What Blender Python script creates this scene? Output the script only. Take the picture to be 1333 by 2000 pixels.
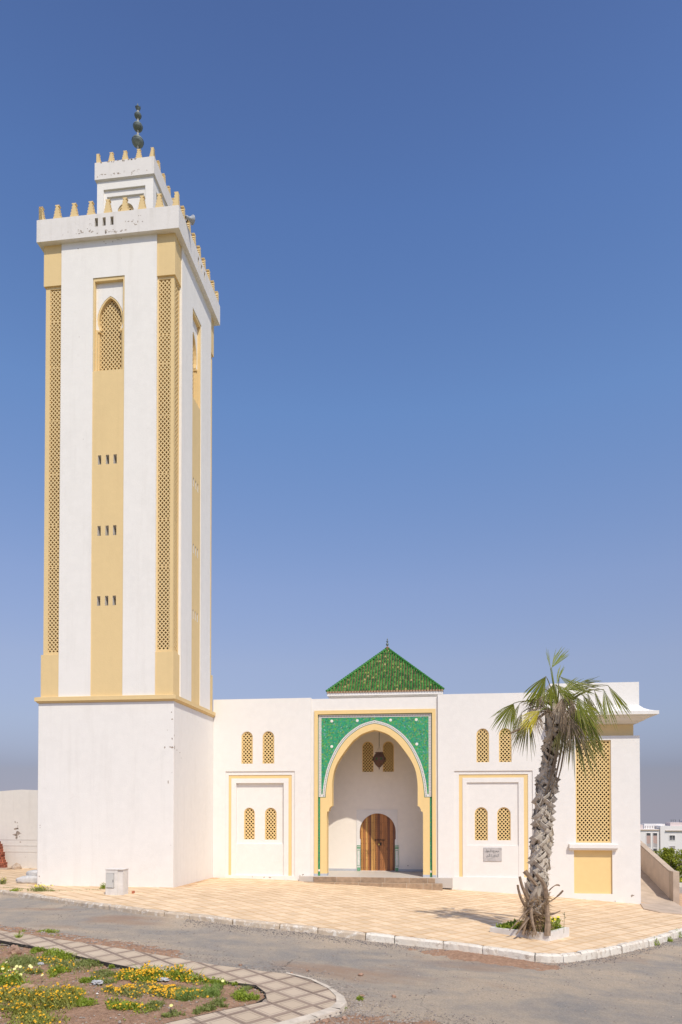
import bpy, bmesh, math, random
from mathutils import Vector, Matrix
from mathutils.geometry import tessellate_polygon
random.seed(7)
R = math.radians
SC = bpy.context.scene
COL = SC.collection
for o in list(bpy.data.objects):
    bpy.data.objects.remove(o)

# ---------------------------------------------------------------- camera
cam_d = bpy.data.cameras.new('camera')
cam = bpy.data.objects.new('camera', cam_d); COL.objects.link(cam)
cam_d.sensor_fit = 'HORIZONTAL'; cam_d.sensor_width = 24; cam_d.lens = 24.0
cam_d.clip_start = .1; cam_d.clip_end = 9000
cam.location = (0, 0, 2.3)
cam.rotation_euler = (R(91.0), 0, R(6.8))
cam_d.shift_y = (1551.7-1000)/1333
SC.camera = cam

# ---------------------------------------------------------------- sky and sun
SUNV = Vector((1.16, -1.9, 3.04)).normalized()
world = bpy.data.worlds.new('World'); SC.world = world; world.use_nodes = True
nt = world.node_tree; nt.nodes.clear()
wo = nt.nodes.new('ShaderNodeOutputWorld'); bg = nt.nodes.new('ShaderNodeBackground')
sky = nt.nodes.new('ShaderNodeTexSky'); sky.sky_type = 'NISHITA'; sky.sun_disc = False
sky.sun_elevation = math.asin(SUNV.z)
sky.sun_rotation = math.atan2(SUNV.x, SUNV.y)
sky.altitude = 0; sky.air_density = 1.0; sky.dust_density = 1.2; sky.ozone_density = 3.0
tc = nt.nodes.new('ShaderNodeTexCoord'); sp = nt.nodes.new('ShaderNodeSeparateXYZ')
mx = nt.nodes.new('ShaderNodeMath'); mx.operation = 'MAXIMUM'; mx.inputs[1].default_value = .05
cb = nt.nodes.new('ShaderNodeCombineXYZ')
nt.links.new(tc.outputs['Generated'], sp.inputs[0])
nt.links.new(sp.outputs[0], cb.inputs[0]); nt.links.new(sp.outputs[1], cb.inputs[1])
nt.links.new(sp.outputs[2], mx.inputs[0]); nt.links.new(mx.outputs[0], cb.inputs[2])
nt.links.new(cb.outputs[0], sky.inputs[0])
# sky colour grade by height: dusty air low down, lifted overhead to brighten shade
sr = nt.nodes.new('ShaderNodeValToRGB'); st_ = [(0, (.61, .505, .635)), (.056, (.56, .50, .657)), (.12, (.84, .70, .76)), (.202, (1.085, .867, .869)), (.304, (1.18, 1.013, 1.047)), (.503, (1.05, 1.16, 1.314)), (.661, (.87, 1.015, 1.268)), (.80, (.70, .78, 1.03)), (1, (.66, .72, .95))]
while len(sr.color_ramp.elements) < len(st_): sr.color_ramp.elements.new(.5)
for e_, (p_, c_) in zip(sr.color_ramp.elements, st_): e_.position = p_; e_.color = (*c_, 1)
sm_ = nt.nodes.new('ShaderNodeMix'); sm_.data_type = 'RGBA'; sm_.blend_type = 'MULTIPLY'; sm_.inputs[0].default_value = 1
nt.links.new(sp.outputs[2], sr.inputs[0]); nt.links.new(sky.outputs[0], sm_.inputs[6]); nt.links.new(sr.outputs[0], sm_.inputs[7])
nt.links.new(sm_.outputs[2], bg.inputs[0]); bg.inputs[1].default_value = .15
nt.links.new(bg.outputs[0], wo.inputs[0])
sun_d = bpy.data.lights.new('sun', 'SUN'); sun = bpy.data.objects.new('sun', sun_d); COL.objects.link(sun)
sun_d.energy = 4.2; sun_d.angle = R(.53); sun_d.color = (1, .935, .82)
sun.rotation_euler = SUNV.to_track_quat('Z', 'Y').to_euler(); sun.location = (10, -20, 30)
SC.view_settings.view_transform = 'Standard'; SC.view_settings.look = 'None'
SC.view_settings.exposure = -.12; SC.view_settings.gamma = 1; SC.view_settings.use_curve_mapping = False
SC.cycles.max_bounces = 8

# ---------------------------------------------------------------- survey tables (metres)
KERB = [(-11.396, 17.34),
 (-9.623, 16.338),
 (-8.247, 15.555),
 (-7.357, 15.057),
 (-5.88, 14.458),
 (-4.653, 14.258),
 (-3.936, 14.117),
 (-2.624, 14.155),
 (-1.279, 14.191),
 (-0.272, 14.167),
 (0.759, 14.019),
 (1.738, 13.764),
 (2.109, 13.632),
 (2.446, 13.627),
 (2.829, 13.86),
 (3.313, 14.275),
 (4.0, 14.993),
 (5.006, 16.176),
 (6.491, 18.137)]
WALK_FAR = [(-8.196, 12.482),
 (-6.849, 11.983),
 (-5.678, 11.63),
 (-4.609, 11.34),
 (-3.606, 11.058),
 (-2.881, 10.959),
 (-2.187, 10.897),
 (-1.736, 10.699),
 (-1.363, 10.342),
 (-1.15, 9.99),
 (-1.069, 9.672),
 (-1.126, 9.353),
 (-1.384, 8.954),
 (-1.717, 8.562)]
WALK_NEAR = [(-7.67, 11.684),
 (-6.497, 11.205),
 (-5.196, 10.646),
 (-4.386, 10.381),
 (-3.069, 10.156),
 (-2.503, 10.124),
 (-2.291, 9.827),
 (-2.216, 9.599),
 (-2.297, 9.293),
 (-2.623, 8.916),
 (-3.159, 8.278)]
CLUMPS = [(-5.882, 11.108, 0.458, 0.114, 'bright', 0),
 (-5.176, 10.881, 0.245, 0.071, 'bright', 0),
 (-6.417, 10.46, 0.353, 0.058, 'dull', 0),
 (-6.18, 10.66, 0.32, 0.05, 'dull', 18),
 (-5.704, 10.445, 0.274, 0.058, 'dull', 6),
 (-6.055, 9.417, 0.247, 0.153, 'bright', 6),
 (-5.427, 8.732, 0.328, 0.183, 'olive', 22),
 (-4.935, 8.584, 0.322, 0.16, 'olive', 22),
 (-5.271, 8.257, 0.248, 0.115, 'olive', 14),
 (-4.853, 8.962, 0.202, 0.158, 'olive', 10),
 (-5.642, 10.025, 0.188, 0.047, 'bright', 2),
 (-4.586, 8.808, 0.185, 0.041, 'bright', 0),
 (-4.861, 9.187, 0.138, 0.051, 'bright', 22),
 (-3.992, 10.449, 0.549, 0.194, 'bright', 120),
 (-4.19, 10.113, 0.341, 0.141, 'bright', 60),
 (-3.525, 10.309, 0.348, 0.134, 'bright', 45),
 (-4.478, 10.114, 0.152, 0.056, 'dull', 14),
 (-3.809, 9.57, 0.359, 0.071, 'dull', 50),
 (-4.179, 9.355, 0.281, 0.07, 'dull', 35),
 (-4.697, 9.71, 0.219, 0.027, 'dull', 2),
 (-3.212, 9.622, 0.289, 0.063, 'grass', 4),
 (-3.148, 10.153, 0.228, 0.076, 'bright', 0),
 (-3.366, 9.407, 0.212, 0.079, 'grass', 2),
 (-3.913, 8.762, 0.23, 0.082, 'bright', 14),
 (-3.611, 8.985, 0.148, 0.042, 'dull', 2),
 (-3.27, 8.658, 0.104, 0.032, 'dull', 0),
 (-3.003, 8.998, 0.094, 0.029, 'dull', 0),
 (-2.857, 9.101, 0.096, 0.034, 'dull', 0),
 (-2.821, 9.337, 0.112, 0.043, 'dull', 0),
 (-2.542, 9.531, 0.172, 0.058, 'bright', 0),
 (-2.809, 10.259, 0.077, 0.048, 'bright', 0),
 (-2.622, 9.975, 0.105, 0.032, 'dull', 0),
 (-4.886, 10.639, 0.112, 0.045, 'bright', 0),
 (-4.983, 9.721, 0.102, 0.036, 'bright', 0),
 (-6.018, 9.95, 0.187, 0.065, 'dull', 8),
 (-5.405, 9.067, 0.136, 0.042, 'dull', 8),
 (-6.554, 9.991, 0.135, 0.084, 'bright', 4),
 (-5.683, 8.726, 0.196, 0.162, 'olive', 20),
 (-4.929, 8.157, 0.367, 0.061, 'olive', 10),
 (-4.968, 10.181, 0.183, 0.038, 'dull', 1),
 (-6.621, 11.176, 0.117, 0.042, 'bright', 0),
 (-5.398, 10.698, 0.321, 0.05, 'dull', 0)]
DAISY = [(-6.314, 9.678, 0.13),
 (-6.47, 10.006, 0.13),
 (-6.145, 9.763, 0.13),
 (-6.065, 9.728, 0.13),
 (-6.099, 9.638, 0.13),
 (-6.13, 9.559, 0.13),
 (-5.982, 9.848, 0.13),
 (-5.916, 9.781, 0.13),
 (-5.867, 9.922, 0.13),
 (-5.888, 9.522, 0.13),
 (-5.87, 9.429, 0.13),
 (-6.013, 9.427, 0.13),
 (-5.99, 9.505, 0.13),
 (-5.595, 9.532, 0.13),
 (-2.952, 9.874, 0.13),
 (-3.296, 8.69, 0.13)]
KERB_WEEDS = [(-12.247, 18.755, 0.001, 0.113, 0.225, 3),
 (-10.763, 17.043, 0.039, 0.179, 0.064, 1),
 (-10.052, 17.017, 0.04, 0.383, 0.179, 14),
 (-9.941, 16.64, -0.11, 0.082, 0.117, 0),
 (-9.19, 16.256, -0.11, 0.16, 0.103, 12),
 (-8.815, 16.119, -0.111, 0.079, 0.068, 0),
 (-8.363, 15.901, -0.11, 0.067, 0.101, 0),
 (-8.073, 15.85, -0.11, 0.078, 0.112, 2),
 (-8.711, 17.882, 0.022, 0.094, 0.188, 0),
 (-7.546, 15.656, -0.11, 0.055, 0.055, 0),
 (3.985, 14.938, -0.79, 0.085, 0.117, 0),
 (5.225, 16.276, -0.859, 0.116, 0.197, 0),
 (4.84, 15.998, -0.835, 0.057, 0.08, 1),
 (5.776, 16.916, -0.891, 0.072, 0.108, 0),
 (6.17, 17.578, -0.912, 0.125, 0.213, 0),
 (-7.743, 12.527, -0.176, 0.089, 0.045, 0),
 (-7.242, 12.576, -0.174, 0.251, 0.072, 0),
 (-6.934, 12.22, -0.189, 0.122, 0.035, 1),
 (-1.152, 9.572, -0.556, 0.096, 0.055, 0),
 (-0.915, 10.059, -0.563, 0.057, 0.057, 0),
 (-7.447, 11.918, -0.199, 0.034, 0.17, 0),
 (9.502, 26.982, -1.061, 0.192, 0.077, 0)]
ROCKS = [(-6.881, 10.883, -0.244, 0.202, 0.187),
 (-5.511, 9.014, -0.352, 0.29, 0.18),
 (-5.161, 8.975, -0.365, 0.193, 0.141),
 (-5.652, 10.985, -0.269, 0.071, 0.063),
 (-6.014, 11.953, -0.22, 0.12, 0.068),
 (-5.812, 11.806, -0.232, 0.084, 0.042),
 (-5.544, 10.152, -0.306, 0.058, 0.029),
 (-1.923, 11.317, -0.474, 0.048, 0.04),
 (-1.028, 11.395, -0.535, 0.081, 0.049),
 (-2.143, 11.104, -0.463, 0.04, 0.032),
 (-0.43, 10.344, -0.589, 0.059, 0.052),
 (-0.901, 10.242, -0.561, 0.08, 0.037),
 (-1.048, 9.167, -0.57, 0.059, 0.046),
 (-1.278, 8.973, -0.559, 0.09, 0.045),
 (-0.729, 9.235, -0.586, 0.04, 0.026),
 (-3.047, 11.252, -0.396, 0.056, 0.04),
 (-5.657, 10.853, -0.274, 0.062, 0.039)]
LITTER = [(-6.128, 10.42, -0.288, 0.104, 0.074),
 (-4.727, 9.53, -0.371, 0.163, 0.122),
 (-3.916, 10.0, -0.393, 0.185, 0.093),
 (-4.507, 9.089, -0.396, 0.032, 0.039)]
FRONDS = [(2.673, 14.55, 5.172, 2.944, 14.55, 5.602, 26, 'young'),
 (2.662, 14.6, 5.171, 2.614, 14.615, 5.583, 9, 'young'),
 (2.822, 14.8, 4.861, 2.965, 14.875, 5.285, 16, 'young'),
 (2.541, 14.45, 4.985, 2.215, 14.42, 4.488, 34, 'green'),
 (2.788, 14.35, 4.96, 3.369, 14.29, 4.634, 26, 'green'),
 (2.627, 14.2, 4.758, 2.546, 14.095, 4.349, 38, 'green'),
 (2.668, 14.15, 4.759, 3.031, 14.03, 4.474, 30, 'green'),
 (3.083, 14.85, 4.766, 3.774, 14.94, 4.909, 24, 'green'),
 (3.823, 14.65, 4.802, 4.255, 14.68, 4.31, 20, 'green'),
 (3.676, 14.4, 4.678, 3.891, 14.355, 4.052, 30, 'green'),
 (3.57, 14.75, 4.739, 3.839, 14.81, 4.153, 12, 'green'),
 (3.075, 14.05, 4.476, 3.389, 13.9, 3.911, 42, 'green'),
 (3.342, 14.35, 4.624, 3.545, 14.29, 4.028, 22, 'olive'),
 (1.901, 14.55, 4.45, 1.626, 14.55, 3.939, 48, 'green'),
 (2.04, 14.65, 4.462, 1.906, 14.68, 4.188, 16, 'green'),
 (2.366, 14.1, 4.229, 2.022, 13.965, 3.908, 40, 'yellow'),
 (2.176, 14.45, 4.132, 2.066, 14.42, 3.558, 42, 'olive'),
 (3.077, 14.35, 4.043, 3.36, 14.29, 3.263, 46, 'olive'),
 (2.945, 14.15, 4.102, 3.182, 14.03, 3.45, 36, 'dead'),
 (2.792, 14.35, 3.837, 2.9, 14.29, 3.475, 60, 'olive'),
 (3.406, 14.55, 4.095, 3.626, 14.55, 3.448, 20, 'green'),
 (2.627, 14.65, 4.763, 2.777, 14.68, 4.475, 30, 'green'),
 (2.917, 14.25, 4.511, 2.937, 14.16, 4.104, 60, 'dead'),
 (2.807, 14.1, 4.459, 2.718, 13.965, 3.98, 50, 'dead'),
 (3.018, 14.25, 4.447, 3.115, 14.16, 3.895, 40, 'dead'),
 (2.382, 14.25, 4.521, 2.435, 14.16, 4.112, 40, 'dead'),
 (2.22, 14.2, 4.245, 2.102, 14.095, 3.984, 60, 'dead'),
 (2.329, 14.25, 4.177, 2.394, 14.16, 3.822, 40, 'dead'),
 (2.895, 14.3, 4.175, 2.948, 14.225, 3.697, 40, 'dead'),
 (2.549, 14.45, 4.592, 2.317, 14.42, 4.359, 30, 'dead'),
 (2.559, 14.75, 4.489, 2.315, 14.81, 4.285, 50, 'dead'),
 (3.039, 14.65, 4.327, 3.291, 14.68, 3.899, 40, 'dead'),
 (2.705, 14.85, 4.72, 2.614, 14.94, 4.517, 40, 'olive'),
 (2.915, 14.9, 4.8, 3.198, 15.005, 4.374, 40, 'green'),
 (2.375, 14.65, 4.521, 2.107, 14.68, 4.347, 50, 'dead'),
 (2.234, 14.55, 4.379, 2.336, 14.55, 3.972, 50, 'dead'),
 (2.284, 14.35, 4.118, 2.496, 14.29, 3.709, 30, 'dead'),
 (2.796, 14.45, 4.672, 3.155, 14.42, 4.408, 34, 'green'),
 (2.531, 14.7, 4.763, 2.306, 14.745, 4.363, 30, 'green'),
 (2.967, 14.9, 4.766, 3.412, 15.005, 4.972, 26, 'green'),
 (3.146, 14.2, 4.364, 3.297, 14.095, 3.68, 34, 'green'),
 (3.08, 14.45, 4.35, 3.15, 14.42, 3.609, 34, 'olive'),
 (3.364, 14.8, 4.633, 3.628, 14.875, 4.186, 26, 'green'),
 (2.074, 14.6, 4.261, 1.948, 14.615, 3.748, 26, 'olive')]
# ---------------------------------------------------------------- ground heights
def sst(a, b, x):
    t = min(1, max(0, (x-a)/(b-a))); return t*t*(3-2*t)
def zf(x):
    q = max(0, x+7)
    if q < 14: return -.08-.02*q-.0021*q*q
    return -.7716-.0788*min(q-14, 4)
def zplaza(x, y):
    d = 22.15-y
    h = .024*d if d < 5 else (.12 if d < 8 else .12-.04*(d-8))
    w = 1-sst(-6, .5, x)
    return zf(x)+w*h+(1-w)*(-.012*d)
def zroad(x, y):
    r = math.hypot(x, y)
    z = zplaza(max(-20, min(14, x)), max(-8, min(30, y)))-.15
    return z-.08*max(0, r-32)
def fbm(x, y, s=0):
    return (math.sin(x*1.7+s)*math.cos(y*2.3+s*1.3)+.5*math.sin(x*4.1-y*3.3+s)+.3*math.sin(x*9.2+y*7.7+2*s))/1.8

# ---------------------------------------------------------------- materials
MATS = {}
def nodes_mat(name):
    m = bpy.data.materials.new(name); m.use_nodes = True
    n = m.node_tree; b = n.nodes['Principled BSDF']; MATS[name] = m
    return m, n, b
def N(n, t, **kw):
    x = n.nodes.new(t)
    for k, v in kw.items(): setattr(x, k, v)
    return x
def ramp(n, stops):
    r = N(n, 'ShaderNodeValToRGB'); e = r.color_ramp.elements
    while len(e) < len(stops): e.new(.5)
    for i, (p, c) in enumerate(stops):
        e[i].position = p; e[i].color = (*c, 1) if len(c) == 3 else c
    return r
def noise(n, scale, detail=4, rough=.55, coord='Object', stretch=None, dist=0):
    t = N(n, 'ShaderNodeTexCoord'); nz = N(n, 'ShaderNodeTexNoise')
    nz.inputs['Scale'].default_value = scale; nz.inputs['Detail'].default_value = detail
    nz.inputs['Roughness'].default_value = rough; nz.inputs['Distortion'].default_value = dist
    src = t.outputs[coord]
    if stretch:
        mp = N(n, 'ShaderNodeMapping'); mp.inputs['Scale'].default_value = stretch
        n.links.new(src, mp.inputs[0]); src = mp.outputs[0]
    n.links.new(src, nz.inputs['Vector'])
    return nz
def mixc(n, fac, a, b, mode='MIX'):
    m = N(n, 'ShaderNodeMix', data_type='RGBA', blend_type=mode)
    for sock, v in ((m.inputs[0], fac), (m.inputs[6], a), (m.inputs[7], b)):
        if isinstance(v, (int, float)): sock.default_value = v
        elif isinstance(v, tuple): sock.default_value = (*v, 1) if len(v) == 3 else v
        else: n.links.new(v, sock)
    return m.outputs[2]
def thresh(n, src, lo, hi):
    r = ramp(n, [(lo, (0, 0, 0)), (hi, (1, 1, 1))]); n.links.new(src, r.inputs[0]); return r.outputs[0]
def bump(n, b, src, dist=.01, strength=1.0):
    bp = N(n, 'ShaderNodeBump'); bp.inputs['Distance'].default_value = dist; bp.inputs['Strength'].default_value = strength
    n.links.new(src, bp.inputs['Height']); n.links.new(bp.outputs[0], b.inputs['Normal'])
def simple(name, col, rough=.8, var=.12, scale=6, bscale=60, bd=.003, metal=0, spec=.3, rnd=0):
    m, n, b = nodes_mat(name)
    nz = noise(n, scale, 5)
    r = ramp(n, [(.3, tuple(c*(1-var) for c in col)), (.7, tuple(min(1, c*(1+var)) for c in col))])
    n.links.new(nz.outputs[0], r.inputs[0]); c = r.outputs[0]
    if rnd:
        oi = N(n, 'ShaderNodeObjectInfo'); ge = N(n, 'ShaderNodeNewGeometry')
        ad = N(n, 'ShaderNodeMath', operation='ADD'); n.links.new(oi.outputs['Random'], ad.inputs[0]); n.links.new(ge.outputs['Random Per Island'], ad.inputs[1])
        fr = N(n, 'ShaderNodeMath', operation='FRACT'); n.links.new(ad.outputs[0], fr.inputs[0])
        rr = ramp(n, [(0, (1-rnd,)*3), (1, (1+rnd, 1+rnd*.9, 1+rnd*.8))]); n.links.new(fr.outputs[0], rr.inputs[0])
        c = mixc(n, 1.0, c, rr.outputs[0], 'MULTIPLY')
    n.links.new(c, b.inputs['Base Color'])
    b.inputs['Roughness'].default_value = rough; b.inputs['Metallic'].default_value = metal
    b.inputs['Specular IOR Level'].default_value = spec
    if bd: bump(n, b, noise(n, bscale, 3).outputs[0], bd)
    return m
def plaster(name, col, dirt=(.45, .40, .33), amount=.5, streak=.5):
    m, n, b = nodes_mat(name)
    big = noise(n, .55, 6, .6); fine = noise(n, 5, 6, .65)
    st = noise(n, 2.0, 5, .6, stretch=(2.2, 2.2, .16))
    c = mixc(n, thresh(n, big.outputs[0], .35, .7), tuple(x*.955 for x in col), col)
    c = mixc(n, thresh(n, fine.outputs[0], .40, .75), c, tuple(min(1, x*1.02) for x in col))
    f = N(n, 'ShaderNodeMath', operation='MULTIPLY'); f.inputs[1].default_value = .16*streak
    n.links.new(thresh(n, st.outputs[0], .52, .8), f.inputs[0])
    c = mixc(n, f.outputs[0], c, dirt)
    f2 = N(n, 'ShaderNodeMath', operation='MULTIPLY'); f2.inputs[1].default_value = .35*amount
    sm = noise(n, 1.7, 8, .75, dist=.6)
    n.links.new(thresh(n, sm.outputs[0], .62, .85), f2.inputs[0])
    c = mixc(n, f2.outputs[0], c, dirt)
    n.links.new(c, b.inputs['Base Color']); b.inputs['Roughness'].default_value = .88
    b.inputs['Specular IOR Level'].default_value = .2
    hb = noise(n, 26, 6, .7); bump(n, b, hb.outputs[0], .006, .7)
    return m
WHITE = plaster('white_plaster', (.81, .775, .715), amount=.8, streak=.9)
WHITEP = plaster('clean_white_plaster', (.79, .755, .70), amount=.35, streak=.2)
WHITEC = plaster('weathered_white_plaster', (.74, .70, .65), amount=1.6, streak=2.2)
OLDWALL = plaster('old_lime_plaster', (.71, .665, .595), amount=1.5, streak=1.5)
PORCHW = plaster('porch_cream_plaster', (.86, .79, .69), amount=.2, streak=.2)
PALEG = simple('pale_green_tile', (.16, .36, .20), .4, .2, 20)
OCHRE = plaster('ochre_paint', (.745, .555, .28), dirt=(.50, .36, .18), amount=.6, streak=1)
OCHREP = plaster('warm_ochre_paint', (.80, .585, .27), dirt=(.5, .34, .15), amount=.3, streak=.3)
SLOT = simple('slot_plaster', (.62, .57, .50), .9, .1)
DARK = simple('interior_shade', (.02, .014, .010), .9, .2)  # near-black backing: the shade of unlit rooms put into the colour
CHIP = simple('exposed_render', (.36, .29, .23), .95, .25, 12)
GREYTRIM = simple('grey_skirting', (.46, .47, .49), .6, .06)
FLOOR = simple('grey_porch_floor', (.52, .47, .41), .5, .05)
BRONZE = simple('aged_copper', (.15, .18, .17), .6, .35, 7, 30, .002, .2, .4)
OLDBOOT = simple('rotten_leaf_base', (.27, .19, .125), .9, .35, 14, 50, .01)
IRON = simple('dark_iron', (.05, .045, .04), .5, .2, metal=.7)
BRASS = simple('brass', (.75, .55, .18), .3, .1, metal=.9)
RUST = simple('lantern_copper', (.13, .075, .055), .55, .3, 30, 60, .002, .5)
TRAV = simple('brown_travertine', (.36, .25, .16), .6, .22, 7, 40, .002, rnd=.08)
CONC = simple('concrete', (.46, .36, .27), .9, .15, 3, 30, .004)
CONCL = simple('rendered_concrete', (.60, .47, .36), .9, .08, 3, 30, .003)
CHROME = simple('speaker_grey', (.32, .34, .37), .5, .15)
BOXM = simple('meter_box_concrete', (.68, .64, .58), .85, .12, 5, 30, .004)
BOXD = simple('meter_box_door', (.55, .54, .50), .5, .05, 5)
SACKM = simple('dirty_white_sack', (.55, .53, .50), .8, .15, 12, 40, .01)
ROCKM = simple('ochre_rock', (.40, .25, .17), .95, .28, 7, 20, .03, rnd=.15)
PLANTW = simple('whitewashed_planter', (.66, .62, .56), .85, .1, 5)
FARW = plaster('far_white_render', (.76, .72, .68), amount=.6)
FARP = plaster('far_pink_render', (.66, .55, .52), amount=.3)
GLASS = simple('dark_window_glass', (.07, .07, .075), .15, .2, spec=.6)
SHUT = simple('grey_shutter', (.42, .38, .36), .7, .1)
SHUTP = simple('salmon_shutter', (.48, .33, .28), .7, .1)
BRICKM = simple('red_hollow_brick', (.52, .17, .09), .9, .15, 12, 60, .004, rnd=.2)
BRICKH = simple('painted_brick_holes', (.13, .05, .035), .95, .2)  # dark patches on the brick faces, painted shade in place of real hollows
BARK = simple('palm_trunk_core', (.10, .07, .045), .95, .3, 20, 60, .02)
FIBRE = simple('palm_fibre', (.30, .20, .11), .95, .3, 20, 60, .01, rnd=.3)
BLACKP = simple('black_edging', (.04, .035, .03), .7, .2)
STEM = simple('weed_stem', (.16, .15, .06), .8, .2)
PLASTIC = simple('thin_plastic_bag', (.42, .41, .40), .35, .15, 20, 40, .01)
GREENG = simple('green_lantern_glass', (.02, .12, .03), .2, .1)

def leafmat(name, c1, c2, rough=.5, trans=.35, spec=.4):
    m, n, b = nodes_mat(name)
    ge = N(n, 'ShaderNodeNewGeometry'); r = ramp(n, [(0, c1), (1, c2)])
    nz = noise(n, 5, 3)
    mm = N(n, 'ShaderNodeMix'); mm.inputs[0].default_value = .55
    n.links.new(ge.outputs['Random Per Island'], mm.inputs[2]); n.links.new(nz.outputs[0], mm.inputs[3])
    n.links.new(mm.outputs[0], r.inputs[0]); n.links.new(r.outputs[0], b.inputs['Base Color'])
    b.inputs['Roughness'].default_value = rough; b.inputs['Specular IOR Level'].default_value = spec
    tr = N(n, 'ShaderNodeBsdfTranslucent'); n.links.new(r.outputs[0], tr.inputs[0])
    mx = N(n, 'ShaderNodeMixShader'); mx.inputs[0].default_value = trans
    n.links.new(b.outputs[0], mx.inputs[1]); n.links.new(tr.outputs[0], mx.inputs[2])
    n.links.new(mx.outputs[0], n.nodes['Material Output'].inputs[0])
    return m
LEAF = {'bright': leafmat('fresh_weed_leaf', (.12, .20, .015), (.44, .50, .06)),
        'dull': leafmat('dull_weed_leaf', (.15, .19, .04), (.36, .38, .12)),
        'olive': leafmat('olive_weed_leaf', (.17, .19, .03), (.46, .46, .10)),
        'grass': leafmat('grass_blade', (.12, .20, .03), (.32, .40, .10))}
FLOW = leafmat('orange_flower', (.85, .38, .01), (.95, .60, .03), .6, .3)
DAIS = leafmat('pale_yellow_daisy', (.90, .85, .18), (.95, .92, .5), .6, .3)
YEL = leafmat('yellow_flower', (.85, .68, .02), (.95, .85, .10), .6, .3)
FROND = {'green': leafmat('palm_green', (.05, .085, .004), (.36, .36, .03), .35, .3, .6),
         'young': leafmat('palm_young', (.22, .30, .05), (.46, .48, .14), .4, .45),
         'yellow': leafmat('palm_yellow', (.52, .46, .02), (.72, .62, .05), .45, .4),
         'olive': leafmat('palm_olive', (.10, .12, .02), (.30, .25, .09), .5, .3),
         'dead': leafmat('palm_dead', (.17, .12, .08), (.44, .34, .24), .8, .15, .1)}
BOOT = leafmat('palm_leaf_base', (.34, .27, .19), (.80, .72, .60), .9, .0, .1)
TREEL = leafmat('citrus_leaf', (.06, .12, .01), (.55, .54, .05), .45, .3)

# tile with a printed border, on the tile's own UV
def tilemat(name, centre, band, line, inner, rnd=.06, dirt=(.3, .2, .12), diag=False):
    m, n, b = nodes_mat(name)
    tcn = N(n, 'ShaderNodeTexCoord'); s = N(n, 'ShaderNodeSeparateXYZ'); n.links.new(tcn.outputs['UV'], s.inputs[0])
    def ab(o):
        a = N(n, 'ShaderNodeMath', operation='SUBTRACT'); a.inputs[1].default_value = .5; n.links.new(o, a.inputs[0])
        c = N(n, 'ShaderNodeMath', operation='ABSOLUTE'); n.links.new(a.outputs[0], c.inputs[0]); return c.outputs[0]
    mxx = N(n, 'ShaderNodeMath', operation='MAXIMUM'); n.links.new(ab(s.outputs[0]), mxx.inputs[0]); n.links.new(ab(s.outputs[1]), mxx.inputs[1])
    nz = noise(n, 9, 5, .7)
    ad = N(n, 'ShaderNodeMath', operation='MULTIPLY_ADD'); ad.inputs[1].default_value = .03; ad.inputs[2].default_value = 0
    n.links.new(nz.outputs[0], ad.inputs[0])
    sm = N(n, 'ShaderNodeMath', operation='ADD'); n.links.new(mxx.outputs[0], sm.inputs[0]); n.links.new(ad.outputs[0], sm.inputs[1])
    if inner:
        r = ramp(n, [(0, centre), (.30, centre), (.31, line), (.34, line), (.35, centre), (.405, centre), (.42, band), (.56, band)])
    else:
        r = ramp(n, [(0, centre), (.36, centre), (.46, band), (.56, line)])
    n.links.new(sm.outputs[0], r.inputs[0])
    oi = N(n, 'ShaderNodeObjectInfo'); ge = N(n, 'ShaderNodeNewGeometry')
    a2 = N(n, 'ShaderNodeMath', operation='ADD'); n.links.new(oi.outputs['Random'], a2.inputs[0]); n.links.new(ge.outputs['Random Per Island'], a2.inputs[1])
    f2 = N(n, 'ShaderNodeMath', operation='FRACT'); n.links.new(a2.outputs[0], f2.inputs[0])
    r2 = ramp(n, [(0, (1-rnd, 1-rnd*1.3, 1-rnd*1.7)), (1, (1+rnd, 1+rnd, 1+rnd))]); n.links.new(f2.outputs[0], r2.inputs[0])
    c = mixc(n, 1.0, r.outputs[0], r2.outputs[0], 'MULTIPLY')
    t3 = N(n, 'ShaderNodeNewGeometry'); n3 = N(n, 'ShaderNodeTexNoise'); n3.inputs['Scale'].default_value = .8; n3.inputs['Detail'].default_value = 7
    n3.inputs['Roughness'].default_value = .65
    n.links.new(t3.outputs['Position'], n3.inputs['Vector'])
    m3 = N(n, 'ShaderNodeMath', operation='MULTIPLY'); m3.inputs[1].default_value = .35; n.links.new(thresh(n, n3.outputs[0], .48, .8), m3.inputs[0])
    c = mixc(n, m3.outputs[0], c, dirt)
    n.links.new(c, b.inputs['Base Color']); b.inputs['Roughness'].default_value = .8; b.inputs['Specular IOR Level'].default_value = .25
    bump(n, b, noise(n, 60, 3).outputs[0], .002)
    return m
PTILE = tilemat('salmon_paving_tile', (.70, .53, .35), (.64, .45, .265), (.54, .36, .20), False, .10, (.60, .43, .26))
WTILE = tilemat('cream_patterned_tile', (.52, .415, .30), (.30, .225, .17), (.36, .275, .205), True, .06, (.34, .27, .2))
MORTAR = simple('paving_mortar', (.52, .34, .20), .95, .2, 4, 40, .004)
EDGEC = simple('pale_concrete_edge', (.56, .48, .38), .9, .18, 6, 30, .006)
MORTAR2 = simple('walkway_mortar', (.30, .24, .19), .95, .2, 4, 40, .004)

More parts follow.
